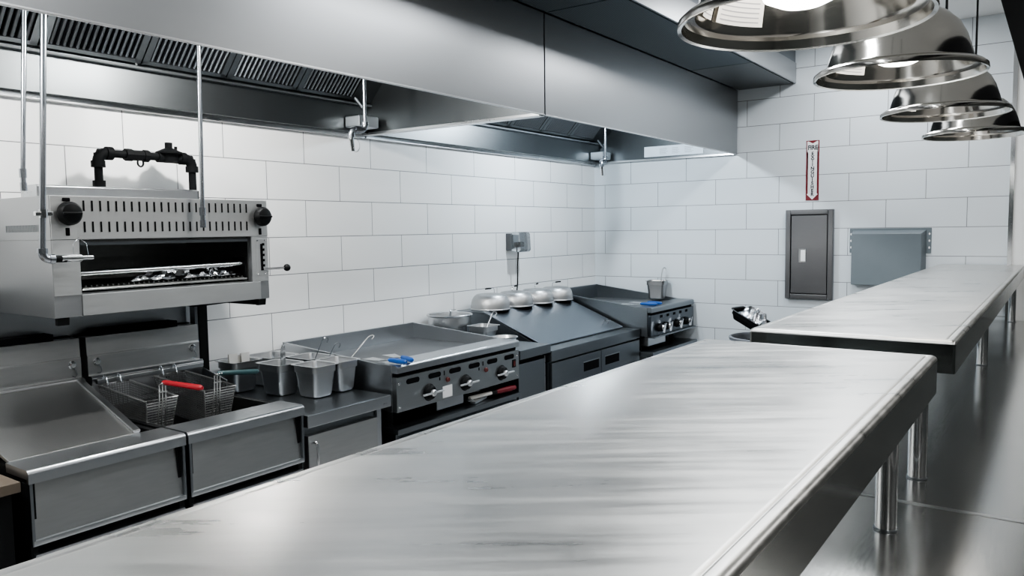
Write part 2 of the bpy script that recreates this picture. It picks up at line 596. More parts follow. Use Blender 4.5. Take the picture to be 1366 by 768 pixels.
def pass_shelf(x0, x1, y0, y1, z, legs, name, label):
    t = thing(name, label, 'shelf', ((x0 + x1) / 2, (y0 + y1) / 2, CZ), 'raised pass shelves')
    # folded sheet: rounded top edge, apron all round, open below
    r = 0.010
    prof = [(0.0, -r)]
    for k in range(1, 6):
        a = R(90 * k / 5)
        prof.append((r - r * math.cos(a), -r + r * math.sin(a)))
    prof += [(r + 0.006, 0.0), (r + 0.008, -0.0012), (r + 0.010, -0.0012), (r + 0.012, 0.0), (r + 0.016, 0.0)]
    rings = [rrect(x0 + off, x1 - off, y0 + off, y1 - off, 0.006, z + dz, 4) for off, dz in prof]
    mb = MB()
    mb.loft([rrect(x0 + 0.0025, x1 - 0.0025, y0 + 0.0025, y1 - 0.0025, 0.005, z - r, 4)] + rings, cap0=True, cap1=True)
    part('shelf_top', mb, M['shelf'], t, smooth=50)
    mb = MB()
    a_, b_ = z - 0.081, z - r
    mb.loft([rrect(x0, x1, y0, y1, 0.006, b_, 4), rrect(x0, x1, y0, y1, 0.006, a_, 4), rrect(x0 + 0.003, x1 - 0.003, y0 + 0.003, y1 - 0.003, 0.005, a_, 4), rrect(x0 + 0.003, x1 - 0.003, y0 + 0.003, y1 - 0.003, 0.005, b_, 4)])
    part('apron', mb, M['apron'], t, smooth=50)
    mb = MB()
    mb.box(x0 + 0.01, x1 - 0.01, (y0 + y1) / 2 - 0.03, (y0 + y1) / 2 + 0.03, z - 0.05, z - r - 0.001)
    part('stiffener', mb, M['apron'], t)
    for x, y in legs:
        lg = part('leg', MB().cyl((x, y, CZ + 0.0006), (x, y, z - 0.011), 0.022, 28), M['chrome'], t)
        part('foot_ring', MB().cyl((x, y, CZ + 0.0006), (x, y, CZ + 0.004), 0.0245, 28), M['steel_dark'], lg)
    return t


pass_shelf(-7.4, -4.232, -3.203, -2.682, 1.346, [(-4.33, -3.125), (-4.33, -2.76), (-5.9, -3.125), (-5.9, -2.76), (-7.2, -3.125), (-7.2, -2.76)],
           'pass_shelf', 'wide brushed steel pass shelf filling the foreground, nearest of two')
pass_shelf(-3.985, -0.02, -3.212, -2.715, 1.346, [(-3.92, -3.128), (-3.92, -2.79), (-2.0, -3.128), (-2.0, -2.79), (-0.12, -3.155), (-0.12, -2.79)],
           'pass_shelf', 'farther brushed steel pass shelf running up to the end wall')

# ------------------------------------------------------------------ exhaust hoods
HY, HZ0, HZ1 = -1.29, 2.19, 2.686


def filter_part(x0, x1, parent):
    """baffle filter leaning 47 degrees: frame plus vertical baffles"""
    yb, zb, ang, ln = -0.10, 2.375, R(47), 0.42
    d = Vector((0, -math.cos(ang), math.sin(ang)))
    n = Vector((0, -math.sin(ang), -math.cos(ang)))
    o = Vector((0, yb, zb))

    def pt(x, s, h):
        return Vector((x, 0, 0)) + o + d * s + n * h

    def slab(mb, xa, xb, s0, s1, h0, h1):
        mb.hexa([pt(xa, s0, h0), pt(xb, s0, h0), pt(xb, s0, h1), pt(xa, s0, h1), pt(xa, s1, h0), pt(xb, s1, h0), pt(xb, s1, h1), pt(xa, s1, h1)])
    mb = MB()
    for a, b_ in ((x0 + 0.003, x0 + 0.032), (x1 - 0.032, x1 - 0.003)):
        slab(mb, a, b_, 0.0, ln, -0.02, 0.012)
    slab(mb, x0 + 0.003, x1 - 0.003, 0.0, 0.018, -0.02, 0.012)
    slab(mb, x0 + 0.003, x1 - 0.003, ln - 0.02, ln, -0.02, 0.012)
    f = part('grease_filter', mb, M['hood_in'], parent)
    mb = MB()
    nsl = 14
    w = (x1 - x0 - 0.064) / nsl
    for k in range(nsl):
        xc = x0 + 0.032 + w * (k + 0.5)
        rings = []
        for s in (0.02, ln - 0.02):
            rings.append([pt(xc + w * 0.31 * math.cos(a), s, 0.012 * math.sin(a)) for a in (R(0), R(45), R(90), R(135), R(180))])
        mb.grid(lambda u, v, rings=rings: rings[int(round(v))][int(round(u * 4))], 4, 1)
    part('baffle_slats', mb, M['steel_dark'], f)
    mb = MB()
    slab(mb, x0 + 0.03, x1 - 0.03, 0.015, ln - 0.015, -0.02, -0.014)
    part('filter_backing', mb, M['void'], f)
    return f


def hood(x0, x1, fx, label, tint):
    t = thing('exhaust_hood', label, 'exhaust hood', ((x0 + x1) / 2, HY / 2, HZ0), 'stainless exhaust hoods')
    mb = MB()
    mb.box(x0, x1, HY, HY + 0.02, HZ0, HZ1, 0.002)
    part('front_panel', mb, M['hood'], t)
    part('reflection_blocker', MB().box(x0 + 0.018, x1 - 0.018, HY + 0.0205, HY + 0.024, HZ0 + 0.003, HZ1 - 0.013), M['hood_in'], t)  # dark sheet added so the back panel mirrors no lit front panel
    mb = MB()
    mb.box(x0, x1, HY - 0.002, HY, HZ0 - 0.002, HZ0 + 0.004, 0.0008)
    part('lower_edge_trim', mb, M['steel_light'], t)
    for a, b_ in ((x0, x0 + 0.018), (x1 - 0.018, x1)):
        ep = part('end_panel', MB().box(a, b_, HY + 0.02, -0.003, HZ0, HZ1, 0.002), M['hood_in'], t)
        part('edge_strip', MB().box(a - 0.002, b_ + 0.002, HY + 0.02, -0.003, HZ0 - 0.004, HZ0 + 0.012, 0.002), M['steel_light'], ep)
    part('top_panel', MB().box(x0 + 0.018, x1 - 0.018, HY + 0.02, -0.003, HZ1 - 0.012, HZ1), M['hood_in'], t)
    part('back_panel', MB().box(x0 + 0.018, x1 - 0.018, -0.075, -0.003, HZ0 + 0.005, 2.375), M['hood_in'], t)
    part('wall_flange', MB().box(x0, x1, -0.028, -0.002, HZ0 - 0.018, HZ0 + 0.012, 0.004), M['steel_light'], t)
    # grease trough under the filters
    part('grease_trough', MB().prism([(-0.075, 2.345), (-0.11, 2.345), (-0.112, 2.352), (-0.108, 2.357), (-0.075, 2.357)], 'x', x0 + 0.018, x1 - 0.018), M['steel_x'], t)
    for a, b_ in zip(fx, fx[1:]):
        filter_part(a, b_, t)
    # blank filler beside the last filter
    yb, zb, ang, ln = -0.10, 2.375, R(47), 0.42
    for a, b_ in ((x0 + 0.02, fx[0] - 0.002), (fx[-1] + 0.002, x1 - 0.02)):
        if b_ - a > 0.02:
            mb = MB()
            mb.hexa([(a, yb, zb - 0.01), (b_, yb, zb - 0.01), (b_, yb, zb), (a, yb, zb), (a, yb - ln * math.cos(ang), zb - 0.01 + ln * math.sin(ang)), (b_, yb - ln * math.cos(ang), zb - 0.01 + ln * math.sin(ang)), (b_, yb - ln * math.cos(ang), zb + ln * math.sin(ang)), (a, yb - ln * math.cos(ang), zb + ln * math.sin(ang))])
            part('filler_panel', mb, M['hood_in'], t)
    xe = x1 - 0.13
    mb = MB()
    mb.box(xe - 0.075, xe + 0.075, -0.20, -0.08, HZ0 + 0.02, HZ0 + 0.085, 0.008)
    part('grease_cup', mb, M['steel'], t)
    part('drain_spout', MB().cyl((xe - 0.05, -0.14, HZ0 + 0.185), (xe - 0.01, -0.17, HZ0 + 0.125), 0.012, 14), M['galv'], t)
    for xl in [x1 - 1.35 - 1.6 * k for k in range(3) if x1 - 1.35 - 1.6 * k > x0 + 0.3]:
        mb = MB()
        mb.cyl((xl, -0.80, HZ1 - 0.05), (xl, -0.80, HZ1 - 0.012), 0.07, 24)
        lp = part('lamp_base', mb, M['steel'], t)
        mb = MB()
        mb.lathe([(0.0, -0.10), (0.03, -0.095), (0.055, -0.07), (0.065, -0.03), (0.065, 0.0)], (xl, -0.80, HZ1 - 0.05), 24)
        part('lamp_globe', mb, M['hoodlight'], lp)
        ld = bpy.data.lights.new('hood_lamp', 'POINT')
        ld.energy = HOOD_W
        ld.color = tint
        ld.specular_factor = 0.03
        ld.shadow_soft_size = 0.05
        lo = bpy.data.objects.new('hood_lamp', ld)
        lo.location = (xl, -0.80, HZ1 - 0.20)
        COL.objects.link(lo)
    return t


HOOD_W = 56
h1 = hood(-7.32, -2.805, [-5.89, -5.47, -5.05, -4.63, -4.21, -3.79, -3.37, -2.95], 'stainless exhaust hood above the fryers and broiler, left of the seam', (1.0, 0.99, 0.96))
h2 = hood(-2.795, -0.012, [-2.72, -2.30, -1.88, -1.46, -1.04, -0.62, -0.20], 'stainless exhaust hood against the end wall, right of the seam', (0.80, 0.91, 1.0))
sh = part('pale_sheet', MB().box(-0.034, -0.031, -1.02, -0.50, 2.215, 2.30), M['paleblue'], h2, label='pale blue sheet with grey lines')
mb = MB()
for c in range(3):
    for k in range(6):
        y1 = -0.64 - c * 0.11
        w = 0.085 * random.uniform(0.6, 1)
        mb.box(-0.0348, -0.034, y1 - w, y1, 2.233 + k * 0.009, 2.235 + k * 0.009)
part('print_lines', mb, M['inkgrey'], sh)

t = thing('air_supply_plenum', 'dark stainless air supply box along the hood tops below the ceiling', 'air plenum', (-3.7, -1.5, 2.69))
mb = MB()
X0, X1 = -7.32, -0.004
part('housing', MB().box(X0, X1, -1.722, HY, 2.7, 2.98), M['hood'], t)
part('front_fascia', MB().box(X0, X1, -1.735, -1.722, 2.69, 2.84, 0.002), M['hood'], t)
part('upper_closure', MB().box(X0, X1, -1.728, -1.722, 2.845, 2.98, 0.002), M['steel_dark'], t)
for a, b_ in ((-7.3, -5.3), (-5.29, -2.80), (-2.79, -0.98)):
    part('perforated_panel', MB().box(a, b_, -1.715, HY - 0.012, 2.688, 2.699), M['perf'], t)
part('blank_panel', MB().box(-0.97, X1 - 0.002, -1.715, HY - 0.012, 2.688, 2.699), M['hood_in'], t)

# ------------------------------------------------------------------ fire suppression drops
def drop(x, y, z0, label, kind, dx=0.0):
    t = thing('fire_suppression_pipe', label, 'pipe', (x, y, z0), 'fire suppression drops under the hoods')
    top = min(HZ1 - 0.014, 2.375 + (-0.1 - y) * 1.072 - 0.04) if y > -0.45 else HZ1 - 0.014
    r = 0.0085
    part('drop_pipe', MB().cyl((x, y, z0), (x + dx, y, top), r, 14), M['galv'], t)
    if kind == 'down':
        mb = MB()
        mb.cyl((x, y, z0 - 0.012), (x, y, z0 + 0.02), r * 1.45, 14)
        mb.cyl((x, y, z0 - 0.03), (x, y, z0 - 0.012), r * 1.1, 14)
        mb.cyl((x, y, z0 - 0.06), (x, y, z0 - 0.03), r * 1.35, 14)
        part('nozzle', mb, M['galv'], t)
    return t


def elbow(p, d0, d1, r, mb):
    """short pipe bend at p from direction d0 (coming in) to d1 (going out)"""
    p, d0, d1 = Vector(p), Vector(d0), Vector(d1)
    a = p - d0 * r * 2.6
    e = p + d1 * r * 2.6
    pts = []
    for k in range(7):
        s = k / 6
        pts.append((1 - s) ** 2 * a + 2 * s * (1 - s) * p + s * s * e)
    mb.tube(pts, r * 1.4, 14)
    mb.cyl(a - d0 * r * 1.0, a + d0 * r * 0.6, r * 1.7, 14)
    mb.cyl(e - d1 * r * 0.6, e + d1 * r * 1.0, r * 1.7, 14)
    return mb


SY_CLAMP = -0.56
p1 = drop(-4.80, -0.32, 1.85, 'galvanised drop pipe ending above the broiler top, leftmost of the row', 'down', 0.045)
p3 = drop(-4.268, -0.605, 1.71, 'galvanised drop pipe hanging in front of the broiler face', 'down', 0.02)
# second drop turns into the broiler opening
x, y, z = -4.885, -0.63, 1.548
p2 = thing('fire_suppression_pipe', 'galvanised drop pipe with an elbow turning into the broiler opening', 'pipe', (x, y, z), 'fire suppression drops under the hoods')
part('drop_pipe', MB().cyl((x, y, z + 0.02), (x + 0.065, y, HZ1 - 0.014), 0.010, 14), M['galv'], p2)
part('elbow', elbow((x, y, z), (0, 0, -1), (1, 0, 0), 0.010, MB()), M['galv'], p2)
mb = MB()
mb.cyl((x + 0.025, y, z), (x + 0.075, y, z - 0.001), 0.0125, 14)
part('coupling', mb, M['blackmetal'], p2)
mb = MB()
mb.cyl((x + 0.058, y, z), (x + 0.125, y, z), 0.013, 14)
mb.cyl((x + 0.125, y, z), (x + 0.165, y, z), 0.008, 14)
mb.tube([(x + 0.10, y, z + 0.012), (x + 0.10, y, z + 0.05), (x + 0.12, y, z + 0.07), (x + 0.145, y, z + 0.05), (x + 0.15, y, z + 0.01)], 0.0009, 6)
part('nozzle', mb, M['chrome'], p2)
mb = MB()
mb.box(x - 0.018, x + 0.038, y - 0.009, y + 0.009, 1.692, 1.708, 0.003)
mb.cyl((x + 0.01, y, 1.686), (x + 0.01, y, 1.714), 0.0135, 14)
mb.bar((x + 0.03, y + 0.008, 1.7), (x + 0.03, SY_CLAMP, 1.7), 0.012)
part('pipe_clamp', mb, M['chrome'], p2)
for (x, y, z, lab) in ((-3.33, -0.57, 2.125, 'galvanised drop pipe with a hooked nozzle near the hood seam'), (-0.86, -0.575, 2.125, 'galvanised drop pipe in the hood by the end wall corner')):
    q = thing('fire_suppression_pipe', lab, 'pipe', (x, y, z), 'fire suppression drops under the hoods')
    part('drop_pipe', MB().cyl((x, y, z + 0.02), (x, y, HZ1 - 0.013), 0.010, 14), M['galv'], q)
    d = Vector((-0.8, 0.3, 0)).normalized()
    e1 = part('elbow', elbow((x, y, z), (0, 0, -1), d, 0.011, MB()), M['galv'], q)
    pn = Vector((x, y, z)) + d * (0.075 if x < -2 else 0.035)
    part('elbow', elbow(pn, d, (0, 0, -1), 0.011, MB()), M['galv'], q)
    mb = MB()
    mb.cyl(pn + Vector((0, 0, -0.025)), pn + Vector((0, 0, -0.05)), 0.013, 14)
    mb.cyl(pn + Vector((0, 0, -0.05)), pn + Vector((0.008, 0, -0.105)), 0.013, 14, 0.011)
    part('nozzle', mb, M['chrome'], q)
    ring = [pn + Vector((0.02 + 0.028 * math.cos(a) + 0.008, 0, -0.075 + 0.032 * math.sin(a))) for a in [k * 2 * math.pi / 20 for k in range(20)]]
    part('blow_off_cap_strap', MB().tube(ring, 0.0018, 6, closed=True), M['steel_light'], q)

# ------------------------------------------------------------------ salamander broiler
SX0, SX1, SY, SZ0, SZ1 = -4.822, -3.922, -0.552, 1.337, 1.766
OX0, OX1, OZ0, OZ1 = -4.727, -4.008, 1.415, 1.61
t = thing('salamander_broiler', 'wall mounted stainless salamander broiler with open front and slotted top panel', 'broiler', ((SX0 + SX1) / 2, -0.3, SZ0))
mb = MB()
mb.box(SX0, OX0, SY, -0.03, SZ0, OZ1, 0.002)
mb.box(OX1, SX1, SY, -0.03, SZ0, OZ1, 0.002)
mb.box(OX0, OX1, SY, -0.03, SZ0, OZ0, 0.002)
mb.box(SX0, SX1, SY, -0.03, OZ1, SZ1, 0.002)
mb.box(OX0, OX1, -0.06, -0.03, OZ0, OZ1)
body = part('body', mb, M['broiler_shell'], t)
mb = MB()
mb.box(OX0 + 0.001, OX0 + 0.004, SY + 0.02, -0.07, OZ0, OZ1)
mb.box(OX1 - 0.004, OX1 - 0.001, SY + 0.02, -0.07, OZ0, OZ1)
mb.box(OX0, OX1, -0.075, -0.062, OZ0, OZ1)
mb.box(OX0, OX1, SY + 0.02, -0.07, OZ1 - 0.006, OZ1 - 0.002)
mb.box(OX0, OX1, SY + 0.02, -0.07, OZ0 + 0.001, OZ0 + 0.004)
part('oven_lining', mb, M['dark_inner'], t)
mb = MB()
mb.box(OX0 + 0.006, OX1 - 0.006, SY + 0.015, SY + 0.04, OZ1 - 0.02, OZ1 - 0.008)
part('heat_shield', mb, M['steel_dark'], t)
# front trim: upper panel, side cheeks and lower bar are thin sheets in the lighter lit tone
fp = part('slotted_panel', MB().box(SX0 + 0.002, SX1 - 0.002, SY - 0.005, SY, OZ1 + 0.002, SZ1 - 0.001, 0.001), M['broiler_front'], t)
n1 = 24
for k in range(n1):
    xx = -4.707 + (4.707 - 4.029) * k / (n1 - 1)
    for zc in (1.731, 1.656):
        part('vent_slot', MB().box(xx - 0.0032, xx + 0.0032, SY - 0.0062, SY - 0.003, zc - 0.019, zc + 0.019), M['void'], fp)
mb = MB()
mb.box(OX0 - 0.0, SX1 - 0.046, SY - 0.004, SY, SZ0 + 0.002, OZ0 - 0.001, 0.001)
part('lower_bar', mb, M['broiler_front'], t)
for a_, b_ in ((SX0 + 0.002, OX0 - 0.001), (OX1 + 0.001, SX1 - 0.002)):
    part('cheek_panel', MB().box(a_, b_, SY - 0.003, SY, OZ0, OZ1, 0.001), M['broiler_front'], t)  # cheek sheets added to keep the front lighter than the body
for xx, zz in ((-4.766, 1.703), (-3.963, 1.696)):
    mb = MB()
    mx = Matrix.Rotation(R(90), 3, 'X')
    mb.lathe([(0.0, 0.045), (0.018, 0.045), (0.033, 0.040), (0.041, 0.028), (0.042, 0.016), (0.034, 0.006), (0.02, 0.0), (0.0, 0.0)], (xx, SY - 0.006, zz), 28, mx)
    mb.box(xx - 0.033, xx + 0.033, SY - 0.054, SY - 0.045, zz - 0.005, zz + 0.005, 0.004)
    k = part('knob', mb, M['black'], t, label='black round burner knob')
    mb = MB()
    mb.box(xx - 0.007, xx + 0.007, SY - 0.0065, SY - 0.004, zz - 0.078, zz - 0.05, 0.002)
    mb.box(xx - 0.013, xx + 0.013, SY - 0.0075, SY - 0.004, zz + 0.042, zz + 0.055, 0.003)
    part('knob_slot', mb, M['void'], fp)
lp = part('lever_plate', MB().box(-3.985, -3.932, SY - 0.004, SY, 1.44, 1.60, 0.001), M['broiler_front'], t)
mb = MB()
mb.box(-3.964, -3.952, SY - 0.0052, SY - 0.0035, 1.462, 1.578)
for k in range(5):
    mb.box(-3.955, -3.943, SY - 0.0052, SY - 0.0035, 1.478 + k * 0.023, 1.489 + k * 0.023)
part('notch_slot', mb, M['void'], lp)
mb = MB()
for xx in (-3.979, -3.938):
    for zz in (1.447, 1.593):
        mb.lathe([(0, 0.003), (0.003, 0.002), (0.0042, 0.0)], (xx, SY - 0.004, zz), 10, Matrix.Rotation(R(90), 3, 'X'))
part('screws', mb, M['chrome'], lp)
lv = part('lever', MB().cyl((-3.956, SY - 0.01, 1.468), (-3.856, SY - 0.035, 1.47), 0.0048, 10), M['chrome'], t)
mb = MB()
mb.lathe([(0.016 * math.sin(R(a)), -0.016 * math.cos(R(a))) for a in range(0, 181, 15)], (-3.85, SY - 0.036, 1.47), 20)
part('lever_ball', mb, M['black'], lv)
mb = MB()
mb.cyl((OX0 + 0.012, SY + 0.05, 1.487), (OX1 - 0.012, SY + 0.05, 1.495), 0.0105, 16)
part('rack_rod', mb, M['chrome'], t)
mb = MB()
mb.box(OX0 + 0.004, OX0 + 0.012, SY + 0.03, SY + 0.12, OZ0 + 0.005, 1.505)
mb.box(OX1 - 0.012, OX1 - 0.004, SY + 0.03, SY + 0.12, OZ0 + 0.005, 1.52)
part('rack_bracket', mb, M['blackmetal'], t)
mb = MB()
mb.box(OX0 + 0.02, OX1 - 0.02, SY + 0.03, -0.10, 1.432, 1.437)
for k in range(34):
    xx = OX0 + 0.03 + k * 0.02
    mb.bar((xx, SY + 0.03, 1.441), (xx, -0.10, 1.441), 0.006)
part('cooking_grid', mb, M['dark_inner'], t)
part('grid_front_rail', MB().cyl((OX0 + 0.012, SY + 0.022, 1.430), (OX1 - 0.012, SY + 0.022, 1.430), 0.004, 12), M['dark_inner'], t)
mb = MB()
mb.prism([(-0.10, SZ1), (-0.235, SZ1), (-0.235, SZ1 + 0.05), (-0.225, SZ1 + 0.056), (-0.10, SZ1 + 0.056)], 'x', -4.72, -4.045, 0.002)
part('flue_riser', mb, M['steel_x'], t)
mb = MB()
for k in range(26):
    yy = SY + 0.04 + k * 0.012
    mb.box(SX0 - 0.0012, SX0 + 0.001, yy, yy + 0.0035, 1.64, 1.665)
part('side_louvres', mb, M['steel_dark'], t)
for xx, s in ((-4.79, 1), (-3.955, 1)):
    mb = MB()
    mb.hexa([(xx - 0.02, SY + 0.01, SZ0 - 0.028), (xx + 0.02, SY + 0.01, SZ0 - 0.028), (xx + 0.02, SY + 0.03, SZ0 - 0.028), (xx - 0.02, SY + 0.03, SZ0 - 0.028),
             (xx - 0.02, SY + 0.006, SZ0), (xx + 0.02, SY + 0.006, SZ0), (xx + 0.02, SY + 0.03, SZ0), (xx - 0.02, SY + 0.03, SZ0)], 0.002)
    part('foot', mb, M['black'], t)
mb = MB()
mb.prism([(SY + 0.02, SZ0), (-0.03, SZ0), (-0.03, SZ0 - 0.05), (-0.12, SZ0 - 0.05)], 'x', -4.02, -3.945, 0.002)
part('wall_bracket', mb, M['blackmetal'], t)
mb = MB()
mb.prism([(-4.16, SZ0), (-3.925, SZ0), (-3.935, SZ0 - 0.024), (-3.975, SZ0 - 0.026)], 'y', SY + 0.035, -0.14)
part('underside_plate', mb, M['black'], t)  # black wedge under the broiler's right end
# foil scraps lying on the grid
def crumple(mb, c, sx, sy, sz, n=10, seed=0, rot=0):
    rnd = random.Random(seed)
    noise = [[rnd.uniform(0.15, 1) for _ in range(n + 1)] for _ in range(n + 1)]

    def f(u, v):
        i, j = int(round(u * n)), int(round(v * n))
        e = min(u, 1 - u, v, 1 - v) * 4
        h = sz * noise[i][j] * min(1, 0.25 + e)
        x = (u - 0.5) * sx + rnd.uniform(-1, 1) * sx / n * 0.4
        y = (v - 0.5) * sy + rnd.uniform(-1, 1) * sy / n * 0.4
        return Vector((c[0] + x * math.cos(rot) - y * math.sin(rot), c[1] + x * math.sin(rot) + y * math.cos(rot), c[2] + h))
    mb.grid(f, n, n)
    return mb


def foil_obj(c, sx, sy, sz, n, seed, label, group=None):
    mb = crumple(MB(), c, sx, sy, sz, n, seed)
    o = single('aluminium_foil', mb, M['foil'], label, 'foil', group, smooth=5)
    return o


foil_obj((-4.42, SY + 0.07, 1.446), 0.20, 0.07, 0.022, 10, 3, 'flattened strip of foil at the front left of the broiler grid', 'foil scraps in the broiler')
foil_obj((-4.17, SY + 0.07, 1.446), 0.26, 0.08, 0.026, 12, 4, 'long strip of crumpled foil at the front right of the broiler grid', 'foil scraps in the broiler')
foil_obj((-4.28, SY + 0.20, 1.446), 0.16, 0.12, 0.05, 10, 5, 'crumpled mound of foil in the middle of the broiler grid', 'foil scraps in the broiler')
foil_obj((-4.10, SY + 0.17, 1.446), 0.06, 0.06, 0.05, 8, 6, 'small peaked foil ball near the lever side of the broiler', 'foil scraps in the broiler')

# steel backing plate and post under the broiler
single('backing_plate', MB().box(-5.6, -4.0, -0.026, -0.002, 1.0, 1.42, 0.001), M['steel'], 'stainless backing plate on the wall between broiler and fryers', 'wall plate')
t = thing('support_post', 'slim black upright post right of the fryer flues', 'post', (-3.95, -0.06, 0.861))
part('post', MB().box(-3.975, -3.93, -0.09, -0.045, 0.861, 1.285, 0.002), M['black'], t)
part('post_face', MB().box(-3.994, -3.976, -0.085, -0.045, 0.93, 1.285, 0.002), M['steel_dark'], t)

# black gas pipe over the broiler
yp, r = -0.15, 0.0165
t = thing('gas_pipe', 'black iron gas pipe looped over the broiler with a union and regulator', 'pipe', (-4.44, yp, SZ1 + 0.056))
xa, xb, za = -4.44, -4.015, 1.965
mb = MB()
mb.cyl((xa, yp, SZ1 + 0.057), (xa, yp, za), r, 18)
mb.cyl((xa, yp, za), (xb, yp, za), r, 18)
mb.cyl((xb, yp, SZ1 + 0.002), (xb, yp, za), r, 18)
part('pipe', mb, M['blackmetal'], t)
part('elbow', elbow((xa, yp, za), (0, 0, 1), (1, 0, 0), r, MB()), M['blackmetal'], t)
part('elbow', elbow((xb, yp, za), (1, 0, 0), (0, 0, -1), r, MB()), M['blackmetal'], t)
mb = MB()
mb.cyl((xa, yp, SZ1 + 0.057), (xa, yp, SZ1 + 0.085), r * 1.5, 18)
part('collar', mb, M['blackmetal'], t)
mb = MB()
mb.cyl((xb, yp, SZ1 + 0.002), (xb, yp, SZ1 + 0.055), r * 1.5, 18)
part('collar', mb, M['blackmetal'], t)
mb = MB()
mb.cyl((-4.325, yp, za), (-4.295, yp, za), r * 1.6, 8)
mb.cyl((-4.295, yp, za), (-4.245, yp, za), r * 1.35, 8)
mb.cyl((-4.245, yp, za), (-4.222, yp, za), r * 1.6, 8)
mb.tube([Vector((-4.265 + 0.013 * math.cos(a), yp - 0.012, za - 0.032 + 0.016 * math.sin(a))) for a in [k * 2 * math.pi / 16 for k in range(16)]], 0.004, 6, closed=True)
part('union', mb, M['blackmetal'], t)
mb = MB()
xr = -4.125
mb.cyl((xr - 0.055, yp, za), (xr + 0.055, yp, za), r * 1.45, 16)
mb.lathe([(0.0, -0.02), (0.035, -0.02), (0.04, 0.012), (0.056, 0.016), (0.056, 0.024), (0.03, 0.036), (0.016, 0.042), (0.016, 0.066), (0.0, 0.066)], (xr, yp, za), 24)
mb.cyl((xr + 0.028, yp - 0.01, za + 0.02), (xr + 0.028, yp - 0.01, za + 0.05), 0.007, 10)
part('regulator', mb, M['blackmetal'], t)

# ------------------------------------------------------------------ fryers
def lip(x0, x1, yb, yf, z, drop_, mat, parent, name='front_lip'):
    prof = [(yb, z - 0.004), (yb + 0.0, z)]
    rr = 0.016
    prof = [(yb, z)]
    for k in range(7):
        a = R(90 - 90 * k / 6)
        prof.append((yf + rr - rr * math.cos(a), z - rr + rr * math.sin(a)))
    prof = [(yb, z), ] + [(yf + rr - rr * math.cos(R(90 * (1 - 1))) if False else yf + rr - rr * math.sin(R(15 * k)), z - rr + rr * math.cos(R(15 * k))) for k in range(7)]
    prof += [(yf, z - drop_), (yf + 0.012, z - drop_), (yf + 0.012, z - 0.03), (yb, z - 0.03)]
    return part(name, MB().prism(prof, 'x', x0, x1), mat, parent, smooth=30)


